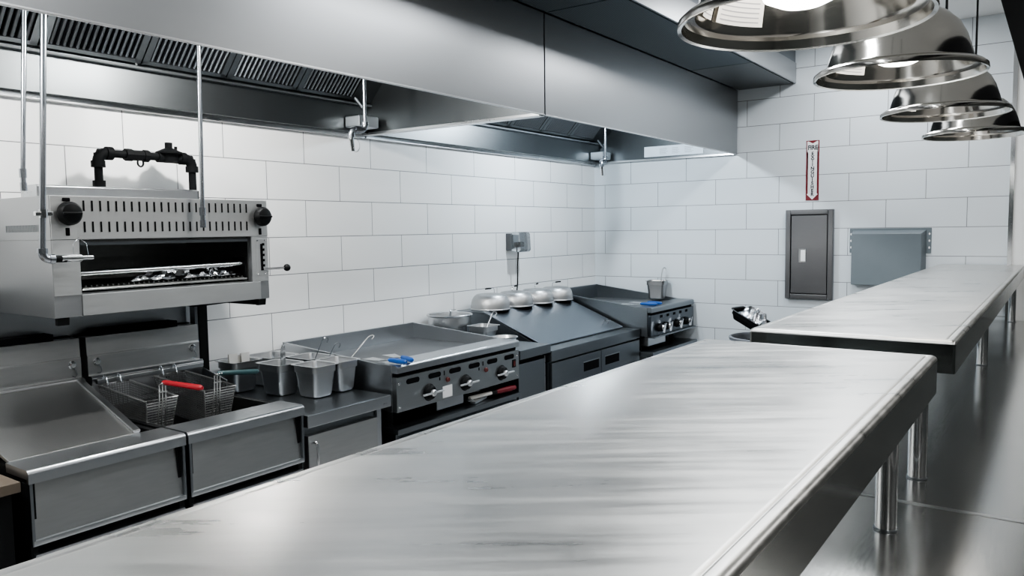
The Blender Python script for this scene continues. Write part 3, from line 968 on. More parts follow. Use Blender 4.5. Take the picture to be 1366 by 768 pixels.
def fryer(x0, x1, label, lid):
    t = thing('deep_fryer', label, 'fryer', ((x0 + x1) / 2, -0.43, 0), 'deep fryers')
    mb = MB()
    mb.box(x0 + 0.004, x0 + 0.025, -0.835, -0.03, 0.12, 0.90)
    mb.box(x1 - 0.025, x1 - 0.004, -0.835, -0.03, 0.12, 0.90)
    mb.box(x0 + 0.025, x1 - 0.025, -0.12, -0.03, 0.12, 0.90)
    mb.box(x0 + 0.025, x1 - 0.025, -0.80, -0.12, 0.12, 0.62)
    mb.box(x0 + 0.025, x1 - 0.025, -0.80, -0.70, 0.62, 0.87)
    part('cabinet', mb, M['black'], t)
    lip(x0, x1, -0.70, -0.855, 0.91, 0.043, M['steel_x'], t)
    # inset front panel with side wedges
    mb = MB()
    mb.hexa([(x0 + 0.012, -0.842, 0.685), (x1 - 0.012, -0.842, 0.685), (x1 - 0.012, -0.80, 0.685), (x0 + 0.012, -0.80, 0.685),
             (x0 + 0.012, -0.822, 0.868), (x1 - 0.012, -0.822, 0.868), (x1 - 0.012, -0.80, 0.868), (x0 + 0.012, -0.80, 0.868)])
    part('front_panel', mb, M['steel_front'], t)
    part('panel_ledge', MB().box(x0 + 0.006, x1 - 0.006, -0.853, -0.80, 0.668, 0.686, 0.003), M['steel_x'], t)
    for a in (x0 + 0.003, x1 - 0.013):
        part('side_cheek', MB().box(a, a + 0.01, -0.852, -0.80, 0.668, 0.866, 0.002), M['steel_dark'], t)
    d = part('door', MB().box(x0 + 0.01, x1 - 0.01, -0.85, -0.80, 0.15, 0.64, 0.003), M['steel'], t)
    mb = MB()
    mb.tube([(x1 - 0.06, -0.85, 0.57), (x1 - 0.06, -0.885, 0.57), (x1 - 0.06, -0.885, 0.42), (x1 - 0.06, -0.85, 0.42)], 0.006, 8)
    part('handle', mb, M['chrome'], d)
    for xx in (x0 + 0.06, x1 - 0.06):
        for yy in (-0.76, -0.12):
            part('leg', MB().cyl((xx, yy, 0), (xx, yy, 0.12), 0.022, 14), M['chrome'], t)
    # flue box at the back
    mb = MB()
    mb.prism([(-0.135, 1.04), (-0.135, 1.125), (-0.131, 1.13), (-0.127, 1.205), (-0.06, 1.205), (-0.06, 1.04)], 'x', x0 + 0.008, x1 - 0.008, 0.0015)
    fl = part('flue_panel', mb, M['steel_front'], t)
    mb = MB()
    mb.box(x0 + 0.06, x1 - 0.10, -0.115, -0.035, 1.205, 1.232, 0.003)
    mb.box(x0 + 0.008, x1 - 0.008, -0.06, -0.03, 0.9, 1.21)
    part('flue_outlet', mb, M['void'], fl)
    for xx in (x0 + 0.045, x1 - 0.045):
        mb = MB()
        mx = Matrix.Rotation(R(90), 3, 'X')
        mb.lathe([(0.0, 0.012), (0.012, 0.011), (0.0165, 0.006), (0.0165, 0.0)], (xx, -0.135, 1.10), 20, mx)
        part('hook_disc', mb, M['chrome'], fl)
        mb = MB()
        mb.tube([(xx + 0.004, -0.139, 1.088), (xx + 0.012, -0.143, 1.075), (xx + 0.014, -0.145, 1.06), (xx + 0.006, -0.145, 1.05), (xx - 0.004, -0.144, 1.056)], 0.002, 8)
        part('hook_wire', mb, M['steel_dark'], fl)
    mb = MB()
    mb.prism([(-0.12, 0.90), (-0.155, 1.0), (-0.165, 1.035), (-0.155, 1.045), (-0.06, 1.04), (-0.06, 0.9)], 'x', x0 + 0.008, x1 - 0.008, 0.002)
    part('splash_back', mb, M['steel_light'], t)
    if lid:
        def lz(y):
            return 1.045 + (y + 0.15) * (1.045 - 0.912) / 0.55
        mb = MB()
        xl0, xl1 = x0 + 0.01, x1 - 0.06
        y0, y1 = -0.70, -0.165
        xs0, xs1 = x1 - 0.085, x1 - 0.03      # right edge runs slightly inwards to the front
        mb.hexa([(xl0, y0, lz(y0) - 0.012), (xs0, y0, lz(y0) - 0.012), (xs1, y1, lz(y1) - 0.012), (xl0, y1, lz(y1) - 0.012),
                 (xl0, y0, lz(y0)), (xs0, y0, lz(y0)), (xs1, y1, lz(y1)), (xl0, y1, lz(y1))], 0.002)
        ld = part('cover', mb, M['griddle_plate_cover'], t)
        mb = MB()
        w = 0.022
        mb.hexa([(xs0 - w, y0, lz(y0)), (xs0 + 0.004, y0, lz(y0)), (xs1 + 0.004, y1, lz(y1)), (xs1 - w, y1, lz(y1)),
                 (xs0 - w, y0, lz(y0) + 0.010), (xs0 + 0.004, y0, lz(y0) + 0.010), (xs1 + 0.004, y1, lz(y1) + 0.010), (xs1 - w, y1, lz(y1) + 0.010)], 0.003)
        mb.hexa([(xl0, y1 - w, lz(y1 - w)), (xs1 - w, y1 - w, lz(y1 - w)), (xs1, y1, lz(y1)), (xl0, y1, lz(y1)),
                 (xl0, y1 - w, lz(y1 - w) + 0.010), (xs1 - w, y1 - w, lz(y1 - w) + 0.010), (xs1, y1, lz(y1) + 0.010), (xl0, y1, lz(y1) + 0.010)], 0.003)
        part('cover_rim', mb, M['steel_light'], ld)
        # filler below the cover
        mb = MB()
        mb.prism([(-0.69, 0.62), (-0.13, 0.62), (-0.13, 1.02), (-0.69, 0.89)], 'x', x0 + 0.026, xs0 - 0.01)
        part('vat', mb, M['void'], t)
    else:
        part('oil', MB().box(x0 + 0.026, x1 - 0.026, -0.699, -0.121, 0.62, 0.70), M['oil'], t)
        mb = MB()
        for a, b_ in ((x0 + 0.026, x0 + 0.030), (x1 - 0.030, x1 - 0.026)):
            mb.box(a, b_, -0.699, -0.121, 0.70, 0.9)
        mb.box(x0 + 0.03, x1 - 0.03, -0.699, -0.695, 0.70, 0.88)
        mb.box(x0 + 0.03, x1 - 0.03, -0.125, -0.121, 0.70, 0.9)
        part('vat_lining', mb, M['dark_inner'], t)
        mb = MB()
        mb.box(x0 + 0.02, x1 - 0.02, -0.182, -0.165, 1.012, 1.032, 0.003)
        for xx in (x0 + 0.04, x1 - 0.04):
            mb.box(xx - 0.008, xx + 0.008, -0.17, -0.14, 1.012, 1.022)
        part('hanger_bar', mb, M['steel_x'], t)
    return t


M['griddle_plate_cover'] = steel('flat_cover_steel', (0.44, 0.445, 0.44), 0.36, 0.05, (30, 2, 2), 0.06, bump=0.01)
fryer(-5.062, -4.537, 'stainless deep fryer closed with a flat sloping cover, nearest the camera', True)
fryer(-4.527, -4.0, 'open stainless deep fryer holding two wire baskets', False)


def basket(x0, x1, yb, yf, zb, zf, xm, hx, hy, hmat, label):
    """fry basket: rim, mesh walls that taper down, handle brace and grip, two hooks at the back"""
    t = thing('fry_basket', label, 'fry basket', ((x0 + x1) / 2, (yb + yf) / 2, zb - 0.15), 'fry baskets hung in the open fryer')
    def rim(u, v):      # u across, v back to front
        return Vector((x0 + (x1 - x0) * u, yb + (yf - yb) * v, zb + (zf - zb) * v))
    H = 0.15
    def low(u, v):
        return Vector((x0 + 0.016 + (x1 - x0 - 0.032) * u, yb - 0.02 + (yf - yb + 0.05) * v, zb + (zf - zb) * v - H))
    mb = MB()
    mb.tube([rim(0, 0), rim(1, 0), rim(1, 1), rim(0, 1)], 0.0038, 8, closed=True)
    part('rim', mb, M['wire'], t)
    mb = MB()
    w = 0.0017
    nx, ny, nz = 12, 30, 16
    for k in range(nz + 1):
        s = k / nz
        c = [rim(u, v).lerp(low(u, v), s) for u, v in ((0, 0), (1, 0), (1, 1), (0, 1))]
        for a, b_ in zip(c, c[1:] + c[:1]):
            mb.bar(a, b_, w)
    for k in range(nx + 1):
        u = k / nx
        for v in (0, 1):
            mb.bar(rim(u, v), low(u, v), w)
        mb.bar(low(u, 0), low(u, 1), w)
    for k in range(ny + 1):
        v = k / ny
        for u in (0, 1):
            mb.bar(rim(u, v), low(u, v), w)
        mb.bar(low(0, v), low(1, v), w)
    part('wire_mesh', mb, M['wire_dull'], t, smooth=10)
    mb = MB()
    for k in range(1, 15):
        s = k / 14
        mb.bar(rim(0, 1).lerp(low(0, 1), s) + Vector((0, -0.002, 0)), rim(1, 1).lerp(low(1, 1), s) + Vector((0, -0.002, 0)), 0.0036)
    for u in (0, 1):
        mb.bar(rim(u, 1), low(u, 1), 0.004)
    part('front_wires', mb, M['wire'], t, smooth=10)
    # handle: three wires rising from the low front, bending forward into a plastic grip
    zt = zf + 0.068
    mb = MB()
    for dx in (-0.013, 0.0, 0.013):
        mb.tube([(xm + dx * 1.3, yf + 0.012, zf - 0.13), (xm + dx, yf - 0.008, zf), (xm + dx, yf - 0.012, zt - 0.008), (xm + dx * 0.8, yf - 0.03, zt)], 0.0026, 6)
    mb.bar((xm - 0.018, yf - 0.012, zf + 0.03), (xm + 0.018, yf - 0.012, zf + 0.03), 0.005)
    mb.bar((xm - 0.02, yf + 0.012, zf - 0.125), (xm + 0.02, yf + 0.012, zf - 0.125), 0.005)
    h = part('handle_wires', mb, M['wire'], t)
    mb = MB()
    a, b_ = Vector((xm, yf - 0.015, zt)), Vector((xm + hx, yf - hy, zt - 0.012))
    pts = [a.lerp(b_, s) for s in (0, 0.06, 0.5, 0.94, 1)]
    mb.tube(pts, [0.006, 0.010, 0.0105, 0.0115, 0.007], 12)
    part('grip', mb, hmat, h, label='red plastic grip' if hmat is M['red'] else 'dark green plastic grip')
    for u in (0.28, 0.72):
        p = rim(u, 0)
        mb = MB()
        mb.tube([p + Vector((0, 0.0, -0.004)), p + Vector((0, 0.004, 0.02)), p + Vector((0, 0.018, 0.034)), p + Vector((0, 0.03, 0.03)), p + Vector((0, 0.034, 0.015))], 0.004, 8)
        part('hanging_hook', mb, M['chrome'], t)
    return t


basket(-4.515, -4.385, -0.205, -0.56, 1.012, 0.985, -4.452, 0.05, 0.20, M['red'], 'wire fry basket with a red grip, beside the covered fryer')
basket(-4.275, -4.13, -0.205, -0.575, 1.012, 0.985, -4.222, 0.155, 0.075, M['teal'], 'wire fry basket with a dark green grip, nearest the steel pans')

# worn wooden board at the frame edge
t = thing('side_bench', 'worn wooden topped bench at the frame edge left of the covered fryer', 'bench', (-5.3, -0.45, 0))
part('wooden_top', MB().box(-5.65, -5.085, -0.86, -0.05, 0.852, 0.885, 0.004), M['wood'], t)
part('cabinet', MB().box(-5.63, -5.1, -0.83, -0.06, 0.05, 0.852, 0.003), M['black'], t)
for xx in (-5.58, -5.15):
    for yy in (-0.78, -0.12):
        part('foot', MB().cyl((xx, yy, 0), (xx, yy, 0.05), 0.02, 12), M['black'], t)

# ------------------------------------------------------------------ work counter beside the fryers
t = thing('work_counter', 'stainless counter with one door holding the steel pans beside the fryers', 'counter', (-3.74, -0.44, 0))
part('counter_top', MB().box(-3.985, -3.49, -0.855, -0.03, 0.805, 0.86, 0.006), M['steel_dark'], t)
part('top_front_edge', MB().box(-3.985, -3.49, -0.858, -0.85, 0.805, 0.858, 0.004), M['steel_x'], t)
part('cabinet', MB().box(-3.975, -3.5, -0.80, -0.04, 0.12, 0.804, 0.003), M['steel_dark'], t)
d = part('door', MB().box(-3.968, -3.56, -0.835, -0.80, 0.15, 0.765, 0.004), M['steel_front'], t)
mb = MB()
mb.tube([(-3.95, -0.835, 0.732), (-3.95, -0.862, 0.739), (-3.95, -0.872, 0.727), (-3.95, -0.872, 0.627), (-3.95, -0.862, 0.615), (-3.95, -0.835, 0.622)], 0.006, 10)
part('handle', mb, M['chrome'], d)
part('hinge_post', MB().box(-3.545, -3.515, -0.815, -0.80, 0.15, 0.80, 0.003), M['steel'], t)
for xx in (-3.93, -3.54):
    for yy in (-0.76, -0.1):
        part('leg', MB().cyl((xx, yy, 0), (xx, yy, 0.12), 0.02, 12), M['chrome'], t)
# bent steel splash piece next to the post
mb = MB()
mb.hexa([(-3.985, -0.30, 0.861), (-3.98, -0.30, 0.861), (-3.98, -0.10, 0.861), (-3.985, -0.10, 0.861), (-3.985, -0.30, 0.955), (-3.98, -0.30, 0.955), (-3.98, -0.10, 1.0), (-3.985, -0.10, 1.0)])
single('splash_guard', mb, M['steel'], 'small folded steel splash guard between post and pans', 'splash guard')


# ------------------------------------------------------------------ steam table pans
def pan_mesh(w, l, h, rim=0.012, r=0.022):
    """open tapering pan at the origin: outer skin, rim flange and inner skin"""
    mb = MB()
    t = 0.0015

    def ring(o, z, rr):
        return rrect(-w / 2 - o, w / 2 + o, -l / 2 - o, l / 2 + o, max(rr, 0.004), z, 5)
    tp = 0.014
    rings = [ring(-tp - 0.014, 0.0, r * 0.6), ring(-tp - 0.004, 0.004, r), ring(-tp, 0.014, r), ring(-0.004, h - 0.035, r), ring(0.0005, h - 0.033, r), ring(0.001, h - 0.004, r), ring(rim, h - 0.001, r), ring(rim, h + 0.001, r),
             ring(0.0, h, r), ring(-0.005, h - 0.03, r), ring(-tp - t, 0.016, r), ring(-tp - 0.012, 0.004, r * 0.6)]
    mb.loft(rings, cap0=True, cap1=True)
    return mb


def pan(loc, w, l, h, rot, label, group='steel pans on the counter', mat='pan'):
    t = thing('steel_pan', label, 'pan', (0, 0, 0), group)
    part('pan_body', pan_mesh(w, l, h), M[mat], t, smooth=40)
    t.location = loc
    t.rotation_euler = (0, 0, rot)
    return t


PZ = 0.861
pan((-3.815, -0.155, PZ), 0.15, 0.14, 0.15, 0, 'steel pan filled with folded white papers, beside the black post')
pan((-3.628, -0.165, PZ), 0.16, 0.20, 0.15, 0, 'deep steel pan at the back against the tile, behind the tongs')
pan((-3.755, -0.39, PZ), 0.135, 0.16, 0.15, 0, 'steel pan with tongs standing in it')
pan((-3.70, -0.575, PZ), 0.135, 0.155, 0.15, 0, 'empty steel pan nearest the counter edge')
pan((-3.548, -0.565, PZ), 0.125, 0.155, 0.15, 0, 'steel pan against the griddle side with a thin wire handle')
pan((-3.555, -0.37, PZ), 0.15, 0.165, 0.15, 0, 'steel pan behind the nearest pans holding two wire ladles')
for k, (x, y, a, lab) in enumerate(((-3.85, -0.16, 0.1, 'folded white card standing in the left of the pan by the post'), (-3.82, -0.15, -0.1, 'folded white card in the middle of the pan by the post'), (-3.785, -0.165, 0.05, 'folded white card standing in the right of the pan by the post'))):
    mb = MB()
    c = Vector((x, y, PZ + 0.02))
    for s in (-1, 1):
        mb.hexa([c + Vector((-0.02, s * 0.012 - 0.001, 0)), c + Vector((0.02, s * 0.012 - 0.001, 0)), c + Vector((0.02, s * 0.012 + 0.001, 0)), c + Vector((-0.02, s * 0.012 + 0.001, 0)),
                 c + Vector((-0.024, -0.001 + s * 0.002, 0.16 + a * 0.05)), c + Vector((0.024, -0.001 + s * 0.002, 0.16 + a * 0.05)), c + Vector((0.024, 0.001 + s * 0.002, 0.16 + a * 0.05)), c + Vector((-0.024, 0.001 + s * 0.002, 0.16 + a * 0.05))])
    single('folded_card', mb, M['paper'], lab, 'card', 'folded white cards in the pan')

# tongs standing in a pan
t = thing('tongs', 'steel tongs standing upright in a pan beside the fryers', 'tongs', (-3.75, -0.40, PZ + 0.02))
for s in (-1, 1):
    mb = MB()
    pts = [Vector((-3.75 + s * 0.010, -0.40 + s * 0.004, PZ + 0.02)), Vector((-3.752 + s * 0.013, -0.41 + s * 0.004, PZ + 0.12)), Vector((-3.755 + s * 0.006, -0.418 + s * 0.002, PZ + 0.225))]
    for a, b_ in zip(pts, pts[1:]):
        mb.bar(a, b_, 0.014, 0.003)
    part('arm', mb, M['chrome'], t)
mb = MB()
mb.tube([(-3.762, -0.418, PZ + 0.222), (-3.761, -0.42, PZ + 0.234), (-3.755, -0.421, PZ + 0.238), (-3.749, -0.42, PZ + 0.234), (-3.748, -0.418, PZ + 0.222)], 0.004, 8)
part('pivot', mb, M['chrome'], t)


def ladle(base, top, label, hook=True, bowl=0.025, mat=None, group=None, r=0.0025):
    """wire handled ladle: bowl at base, straight handle, hook bent over at the top"""
    mat = mat or M['wire']
    base, top = Vector(base), Vector(top)
    t = thing('ladle', label, 'ladle', base, group)
    d = (top - base).normalized()
    side = Vector((0.75, -0.65, 0)).normalized()
    pts = [base, top]
    if hook:
        for a in (40, 90, 140, 180):
            pts.append(top + side * 0.014 * (1 - math.cos(R(a))) + d * 0.014 * math.sin(R(a)))
        pts.append(pts[-1] - d * 0.015)
    part('handle', MB().tube(pts, r, 8), mat, t)
    mb = MB()
    mb.lathe([(0.0, -bowl * 0.7), (bowl * 0.6, -bowl * 0.55), (bowl, 0.0), (bowl * 0.95, 0.0), (bowl * 0.55, -bowl * 0.45), (0.0, -bowl * 0.6)], base, 18)
    part('bowl', mb, mat, t)
    return t


ladle((-3.57, -0.36, PZ + 0.03), (-3.50, -0.40, PZ + 0.225), 'thin wire ladle leaning in the pan, leftmost of three', mat=M['steel_dark'], group='wire ladles in the pans')
ladle((-3.54, -0.41, PZ + 0.03), (-3.475, -0.46, PZ + 0.20), 'short wire ladle leaning in the pan, middle of three', mat=M['steel_dark'], group='wire ladles in the pans')
ladle((-3.545, -0.55, PZ + 0.07), (-3.36, -0.58, PZ + 0.235), 'wire ladle leaning over the griddle side, rightmost of three', group='wire ladles in the pans')

# ------------------------------------------------------------------ griddles
def griddle(x0, x1, yf, zb, zf, zp, zpan, sides, label, nk, dark):
    """zb/zf: top of splash at back/front, zp plate level, zpan: underside of control panel"""
    t = thing('griddle', label, 'griddle', ((x0 + x1) / 2, yf / 2, zpan), 'flat top griddles')
    shell = M['steel_dark'] if dark else M['steel']
    pm = M['panel_dark'] if dark else M['griddle_panel']
    mb = MB()
    mb.box(x0 + 0.01, x1 - 0.01, yf + 0.07, -0.04, zpan, zp - 0.03)
    part('body', mb, shell, t)
    part('plate', MB().box(x0 + 0.012, x1 - 0.012, yf + 0.15, -0.05, zp - 0.03, zp, 0.002), M['griddle_plate'], t)
    part('back_splash', MB().box(x0, x1, -0.045, -0.028, zp - 0.05, zb, 0.002), shell, t)
    ys = yf + 0.13
    for a, b_, nm in ((x0, x0 + 0.012, 'l'), (x1 - 0.012, x1, 'r')):
        mb = MB()
        mb.prism([(-0.03, zb), (ys, zf), (yf + 0.035, zf), (yf + 0.035, zpan), (-0.03, zpan)], 'x', a, b_, 0.002)
        part('side_splash', mb, shell, t)
    # front rail with rounded nose
    prof = [(yf + 0.15, zf - 0.006), (yf + 0.15, zf)]
    for k in range(7):
        a = R(15 * k)
        prof.append((yf + 0.014 - 0.014 * math.sin(a), zf - 0.014 + 0.014 * math.cos(a)))
    prof += [(yf, zf - 0.038), (yf + 0.03, zf - 0.038), (yf + 0.15, zf - 0.03)]
    part('front_rail', MB().prism(prof, 'x', x0 + 0.004, x1 - 0.004), M['steel_x'] if not dark else M['steel_dark'], t, smooth=30)
    ztop = zf - 0.058
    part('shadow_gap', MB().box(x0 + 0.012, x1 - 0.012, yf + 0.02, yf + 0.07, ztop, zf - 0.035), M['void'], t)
    cp = part('control_panel', MB().box(x0 + 0.002, x1 - 0.002, yf + 0.004, yf + 0.035, zpan, ztop, 0.002), pm, t)
    return t, cp, ztop


GX0, GX1, GY = -3.452, -2.432, -0.86
t, cp, zt = griddle(GX0, GX1, GY, 1.043, 0.988, 0.945, 0.762, 'lr', 'large flat top griddle with three bar knobs beside the steel pans', 3, False)
MX = Matrix.Rotation(R(90), 3, 'X')
yk = GY + 0.004
for k in range(6):
    xx = GX0 + 0.115 + k * 0.161
    st_ = [(xx + sg * 0.034 + 0.013 * math.cos(R(a_)), zt - 0.029 + 0.013 * math.sin(R(a_))) for sg, r0 in ((1, -90), (-1, 90)) for a_ in range(r0, r0 + 181, 30)]
    part('panel_vent', MB().prism(st_, 'y', yk - 0.0015, yk + 0.004), M['void'], cp)
for xx in (GX0 + 0.232, GX0 + 0.52, GX0 + 0.845):
    zz = 0.822
    mb = MB()
    mb.lathe([(0.0, 0.026), (0.026, 0.026), (0.034, 0.020), (0.036, 0.006), (0.044, 0.0)], (xx, yk, zz), 28, MX)
    k = part('knob', mb, M['black'], cp)
    mb = MB()
    mb.box(xx - 0.078, xx + 0.078, yk - 0.038, yk - 0.026, zz - 0.005, zz + 0.005, 0.004)
    mb.lathe([(0.0, 0.042), (0.012, 0.041), (0.017, 0.036), (0.017, 0.026)], (xx, yk, zz), 20, MX)
    part('knob_bar', mb, M['knob_bar'], cp, label='bright bar across the knob')
for xx in (GX0 + 0.375, GX0 + 0.70):
    mb = MB()
    mb.lathe([(0.0, 0.012), (0.010, 0.010), (0.014, 0.004), (0.014, 0.0)], (xx, yk, 0.862), 20, MX)
    part('indicator_light', mb, M['redlight'], cp, label='round dark red indicator lamp')
    part('pilot_hole', MB().box(xx - 0.065, xx - 0.057, yk - 0.001, yk + 0.002, 0.868, 0.884), M['void'], cp)
    part('pilot_hole', MB().box(xx - 0.028, xx - 0.022, yk - 0.001, yk + 0.002, 0.888, 0.912), M['void'], cp)
part('switch', MB().box(GX1 - 0.062, GX1 - 0.044, yk - 0.006, yk + 0.002, 0.842, 0.872, 0.002), M['redlight'], cp, label='red rocker switch')
part('switch_frame', MB().box(GX1 - 0.070, GX1 - 0.036, yk - 0.003, yk + 0.002, 0.834, 0.880, 0.002), M['black'], cp)
part('panel_label', MB().box(GX0 + 0.335, GX0 + 0.41, yk - 0.0012, yk + 0.001, 0.772, 0.832), M['white'], cp, label='blank white sticker')
mb = MB()
for xx in (GX0 + 0.02, GX1 - 0.02):
    for zz in (0.785, zt - 0.03):
        mb.lathe([(0, 0.004), (0.005, 0.003), (0.007, 0.0)], (xx, yk, zz), 12, MX)
part('screws', mb, M['chrome'], cp)
for xx in (GX0 + 0.05, GX1 - 0.05):
    for yy in (GY + 0.11, -0.1):
        part('foot', MB().cyl((xx, yy, 0.682), (xx, yy, 0.762), 0.024, 14), M['black'], t)
gd = part('grease_drawer', MB().box(GX0 + 0.34, GX0 + 0.56, GY + 0.05, GY + 0.5, 0.70, 0.752, 0.003), M['steel'], t)

t = thing('refrigerated_base', 'low dark refrigerated base under the large griddle', 'refrigerated base', (-2.94, -0.44, 0))
part('cabinet', MB().box(GX0 + 0.005, GX1 - 0.005, -0.84, -0.05, 0.1, 0.665, 0.004), M['steel_dark'], t)
part('base_top', MB().box(GX0 - 0.004, GX1 + 0.004, -0.865, -0.04, 0.655, 0.682, 0.004), M['steel_dark'], t)
for k in range(2):
    d = part('drawer', MB().box(GX0 + 0.03 + k * 0.49, GX0 + 0.5 + k * 0.49, -0.86, -0.838, 0.38, 0.64, 0.004), M['steel_dark'], t)
for xx in (GX0 + 0.06, GX1 - 0.06):
    for yy in (-0.78, -0.12):
        part('foot', MB().cyl((xx, yy, 0), (xx, yy, 0.1), 0.025, 12), M['black'], t)

# tools on the ledge under the griddle
t = thing('grill_scraper', 'grill scraper with white shaft and red grip lying under the griddle', 'scraper', (-2.72, -0.83, 0.683))
part('shaft', MB().cyl((-2.83, -0.80, 0.712), (-2.66, -0.82, 0.712), 0.011, 14), M['paper'], t)
part('ferrule', MB().cyl((-2.66, -0.82, 0.712), (-2.62, -0.825, 0.712), 0.013, 14), M['black'], t)
part('grip', MB().tube([(-2.62, -0.825, 0.712), (-2.60, -0.827, 0.712), (-2.50, -0.838, 0.712), (-2.46, -0.842, 0.712)], [0.012, 0.015, 0.016, 0.013], 14), M['signred'], t, label='dull red grip')
part('blade', MB().box(-2.875, -2.83, -0.83, -0.775, 0.704, 0.708), M['steel'], t)
mb = MB()
mb.bar((-2.84, -0.76, 0.735), (-2.72, -0.78, 0.735), 0.022, 0.004)
mb.bar((-2.84, -0.83, 0.692), (-2.68, -0.79, 0.692), 0.03, 0.012)
single('scraper_blade', mb, M['steel_light'], 'loose steel scraper blade beside the red gripped scraper', 'scraper blade')


def spatula(p, d, hl, bl, label, group):
    """turner: blue grip along d (unit xy), blade beyond"""
    p = Vector(p)
    d = Vector((d[0], d[1], 0)).normalized()
    s = Vector((-d.y, d.x, 0))
    t = thing('spatula', label, 'spatula', p, group)
    mb = MB()
    mb.tube([p, p + d * 0.012, p + d * hl * 0.5, p + d * (hl - 0.01), p + d * hl], [0.006, 0.0125, 0.0135, 0.011, 0.006], 12)
    part('grip', mb, M['blue'], t, label='bright blue plastic grip')
    a = p + d * hl
    part('neck', MB().bar(a, a + d * 0.05 + Vector((0, 0, -0.006)), 0.02, 0.003), M['steel_light'], t)
    c = a + d * 0.05 + Vector((0, 0, -0.007))
    mb = MB()
    lw = 0.036
    mb.hexa([c - s * lw * 0.6, c + s * lw * 0.6, c + d * bl + s * lw, c + d * bl - s * lw,
             c - s * lw * 0.6 + Vector((0, 0, 0.002)), c + s * lw * 0.6 + Vector((0, 0, 0.002)), c + d * bl + s * lw + Vector((0, 0, 0.002)), c + d * bl - s * lw + Vector((0, 0, 0.002))])
    part('blade', mb, M['steel_light'], t)
    return t


spatula((-3.41, -0.885, 1.004), (0.02, 0.6), 0.12, 0.10, 'blue handled spatula lying on the left corner of the large griddle, front one', 'blue spatulas on the large griddle')
spatula((-3.355, -0.875, 1.004), (0.22, 0.6), 0.12, 0.10, 'blue handled spatula lying behind the front one on the large griddle', 'blue spatulas on the large griddle')

# ------------------------------------------------------------------ counter between griddle and prep table
t = thing('side_counter', 'narrow dark steel counter between the large griddle and the prep table', 'counter', (-2.25, -0.44, 0))
part('counter_top', MB().box(-2.42, -2.085, -0.855, -0.03, 0.865, 0.92, 0.005), M['steel_dark'], t)
part('cabinet', MB().box(-2.415, -2.10, -0.80, -0.04, 0.12, 0.865, 0.003), M['black'], t)
part('door', MB().box(-2.41, -2.125, -0.835, -0.80, 0.15, 0.835, 0.004), M['steel_dark'], t)
part('hinge_post', MB().box(-2.12, -2.112, -0.83, -0.80, 0.15, 0.85, 0.002), M['steel_light'], t)
for xx in (-2.38, -2.13):
    for yy in (-0.76, -0.1):
        part('leg', MB().cyl((xx, yy, 0), (xx, yy, 0.12), 0.02, 12), M['chrome'], t)
# round inset pot with lid handle, square pan with ladle, shallow ring
t = thing('round_pot', 'round steel pot with a wide rolled rim behind the large griddle', 'pot', (-2.24, -0.175, 0.921))
c = (-2.24, -0.175, 0.921)
mb = MB()
mb.lathe([(0.0, 0.0), (0.105, 0.0), (0.112, 0.01), (0.112, 0.085), (0.135, 0.09), (0.137, 0.10), (0.137, 0.15), (0.148, 0.155), (0.15, 0.16), (0.146, 0.165), (0.133, 0.16), (0.128, 0.10), (0.0, 0.095)], c, 44)
part('pot_body', mb, M['pan'], t)
mb = MB()
mb.bar((-2.24, -0.175, 1.019), (-2.235, -0.18, 1.11), 0.02, 0.006)
mb.bar((-2.235, -0.18, 1.11), (-2.22, -0.21, 1.112), 0.02, 0.004)
single('serving_spoon', mb, M['chrome'], 'flat steel spoon handle standing in the round pot', 'spoon')
pan((-2.205, -0.425, 0.921), 0.14, 0.14, 0.10, 0, 'small steel pan with a ladle between round pot and griddle', None)
t = ladle((-2.20, -0.425, 0.96), (-2.15, -0.455, 1.09), 'steel ladle with flattened hook in the small pan behind the griddle', True, 0.028, M['chrome'], None, 0.005)
t = thing('shallow_dish', 'shallow steel dish with rolled rim at the back corner of the side counter', 'dish', (-2.22, -0.60, 0.921))
mb = MB()
mb.lathe([(0.0, 0.0), (0.06, 0.0), (0.075, 0.035), (0.083, 0.038), (0.083, 0.043), (0.072, 0.042), (0.058, 0.006), (0.0, 0.005)], (-2.22, -0.60, 0.921), 32)
part('dish_body', mb, M['pan'], t)

# ------------------------------------------------------------------ refrigerated prep table with sloping lid
PX0, PX1 = -2.085, -0.855
t = thing('prep_table', 'dark stainless prep table with a sloping lid and two drawers', 'prep table', ((PX0 + PX1) / 2, -0.44, 0))
mb = MB()
mb.box(PX0, PX1, -0.83, -0.04, 0.12, 0.80, 0.003)
part('cabinet', mb, M['steel_dark'], t)
part('table_top', MB().box(PX0, PX1, -0.86, -0.70, 0.805, 0.875, 0.006), M['steel_dark'], t)
lx0, lx1 = PX0 + 0.10, PX1 - 0.03
mb = MB()
mb.prism([(-0.03, 0.80), (-0.70, 0.80), (-0.70, 0.872), (-0.275, 1.055), (-0.27, 1.07), (-0.03, 1.07)], 'x', lx0 + 0.02, lx1 - 0.012, 0.003)
part('rail_housing', mb, M['steel_dark'], t)
lid = MB()
lid.hexa([(lx0, -0.735, 0.878), (lx1, -0.735, 0.878), (lx1, -0.262, 1.064), (lx0, -0.262, 1.064), (lx0, -0.735, 0.888), (lx1, -0.735, 0.888), (lx1, -0.262, 1.076), (lx0, -0.262, 1.076)], 0.003)
ld = part('sloping_lid', lid, M['prep_lid'] if 'prep_lid' in M else M['steel_dark'], t)
mb = MB()
mb.tube([(-1.08, -0.66, 0.915), (-1.08, -0.675, 0.945), (-1.0, -0.675, 0.945), (-1.0, -0.66, 0.915)], 0.007, 10)
part('lid_handle', mb, M['chrome'], ld)
part('back_shelf', MB().box(lx0, lx1, -0.265, -0.03, 1.062, 1.076, 0.003), M['steel_dark'], t)
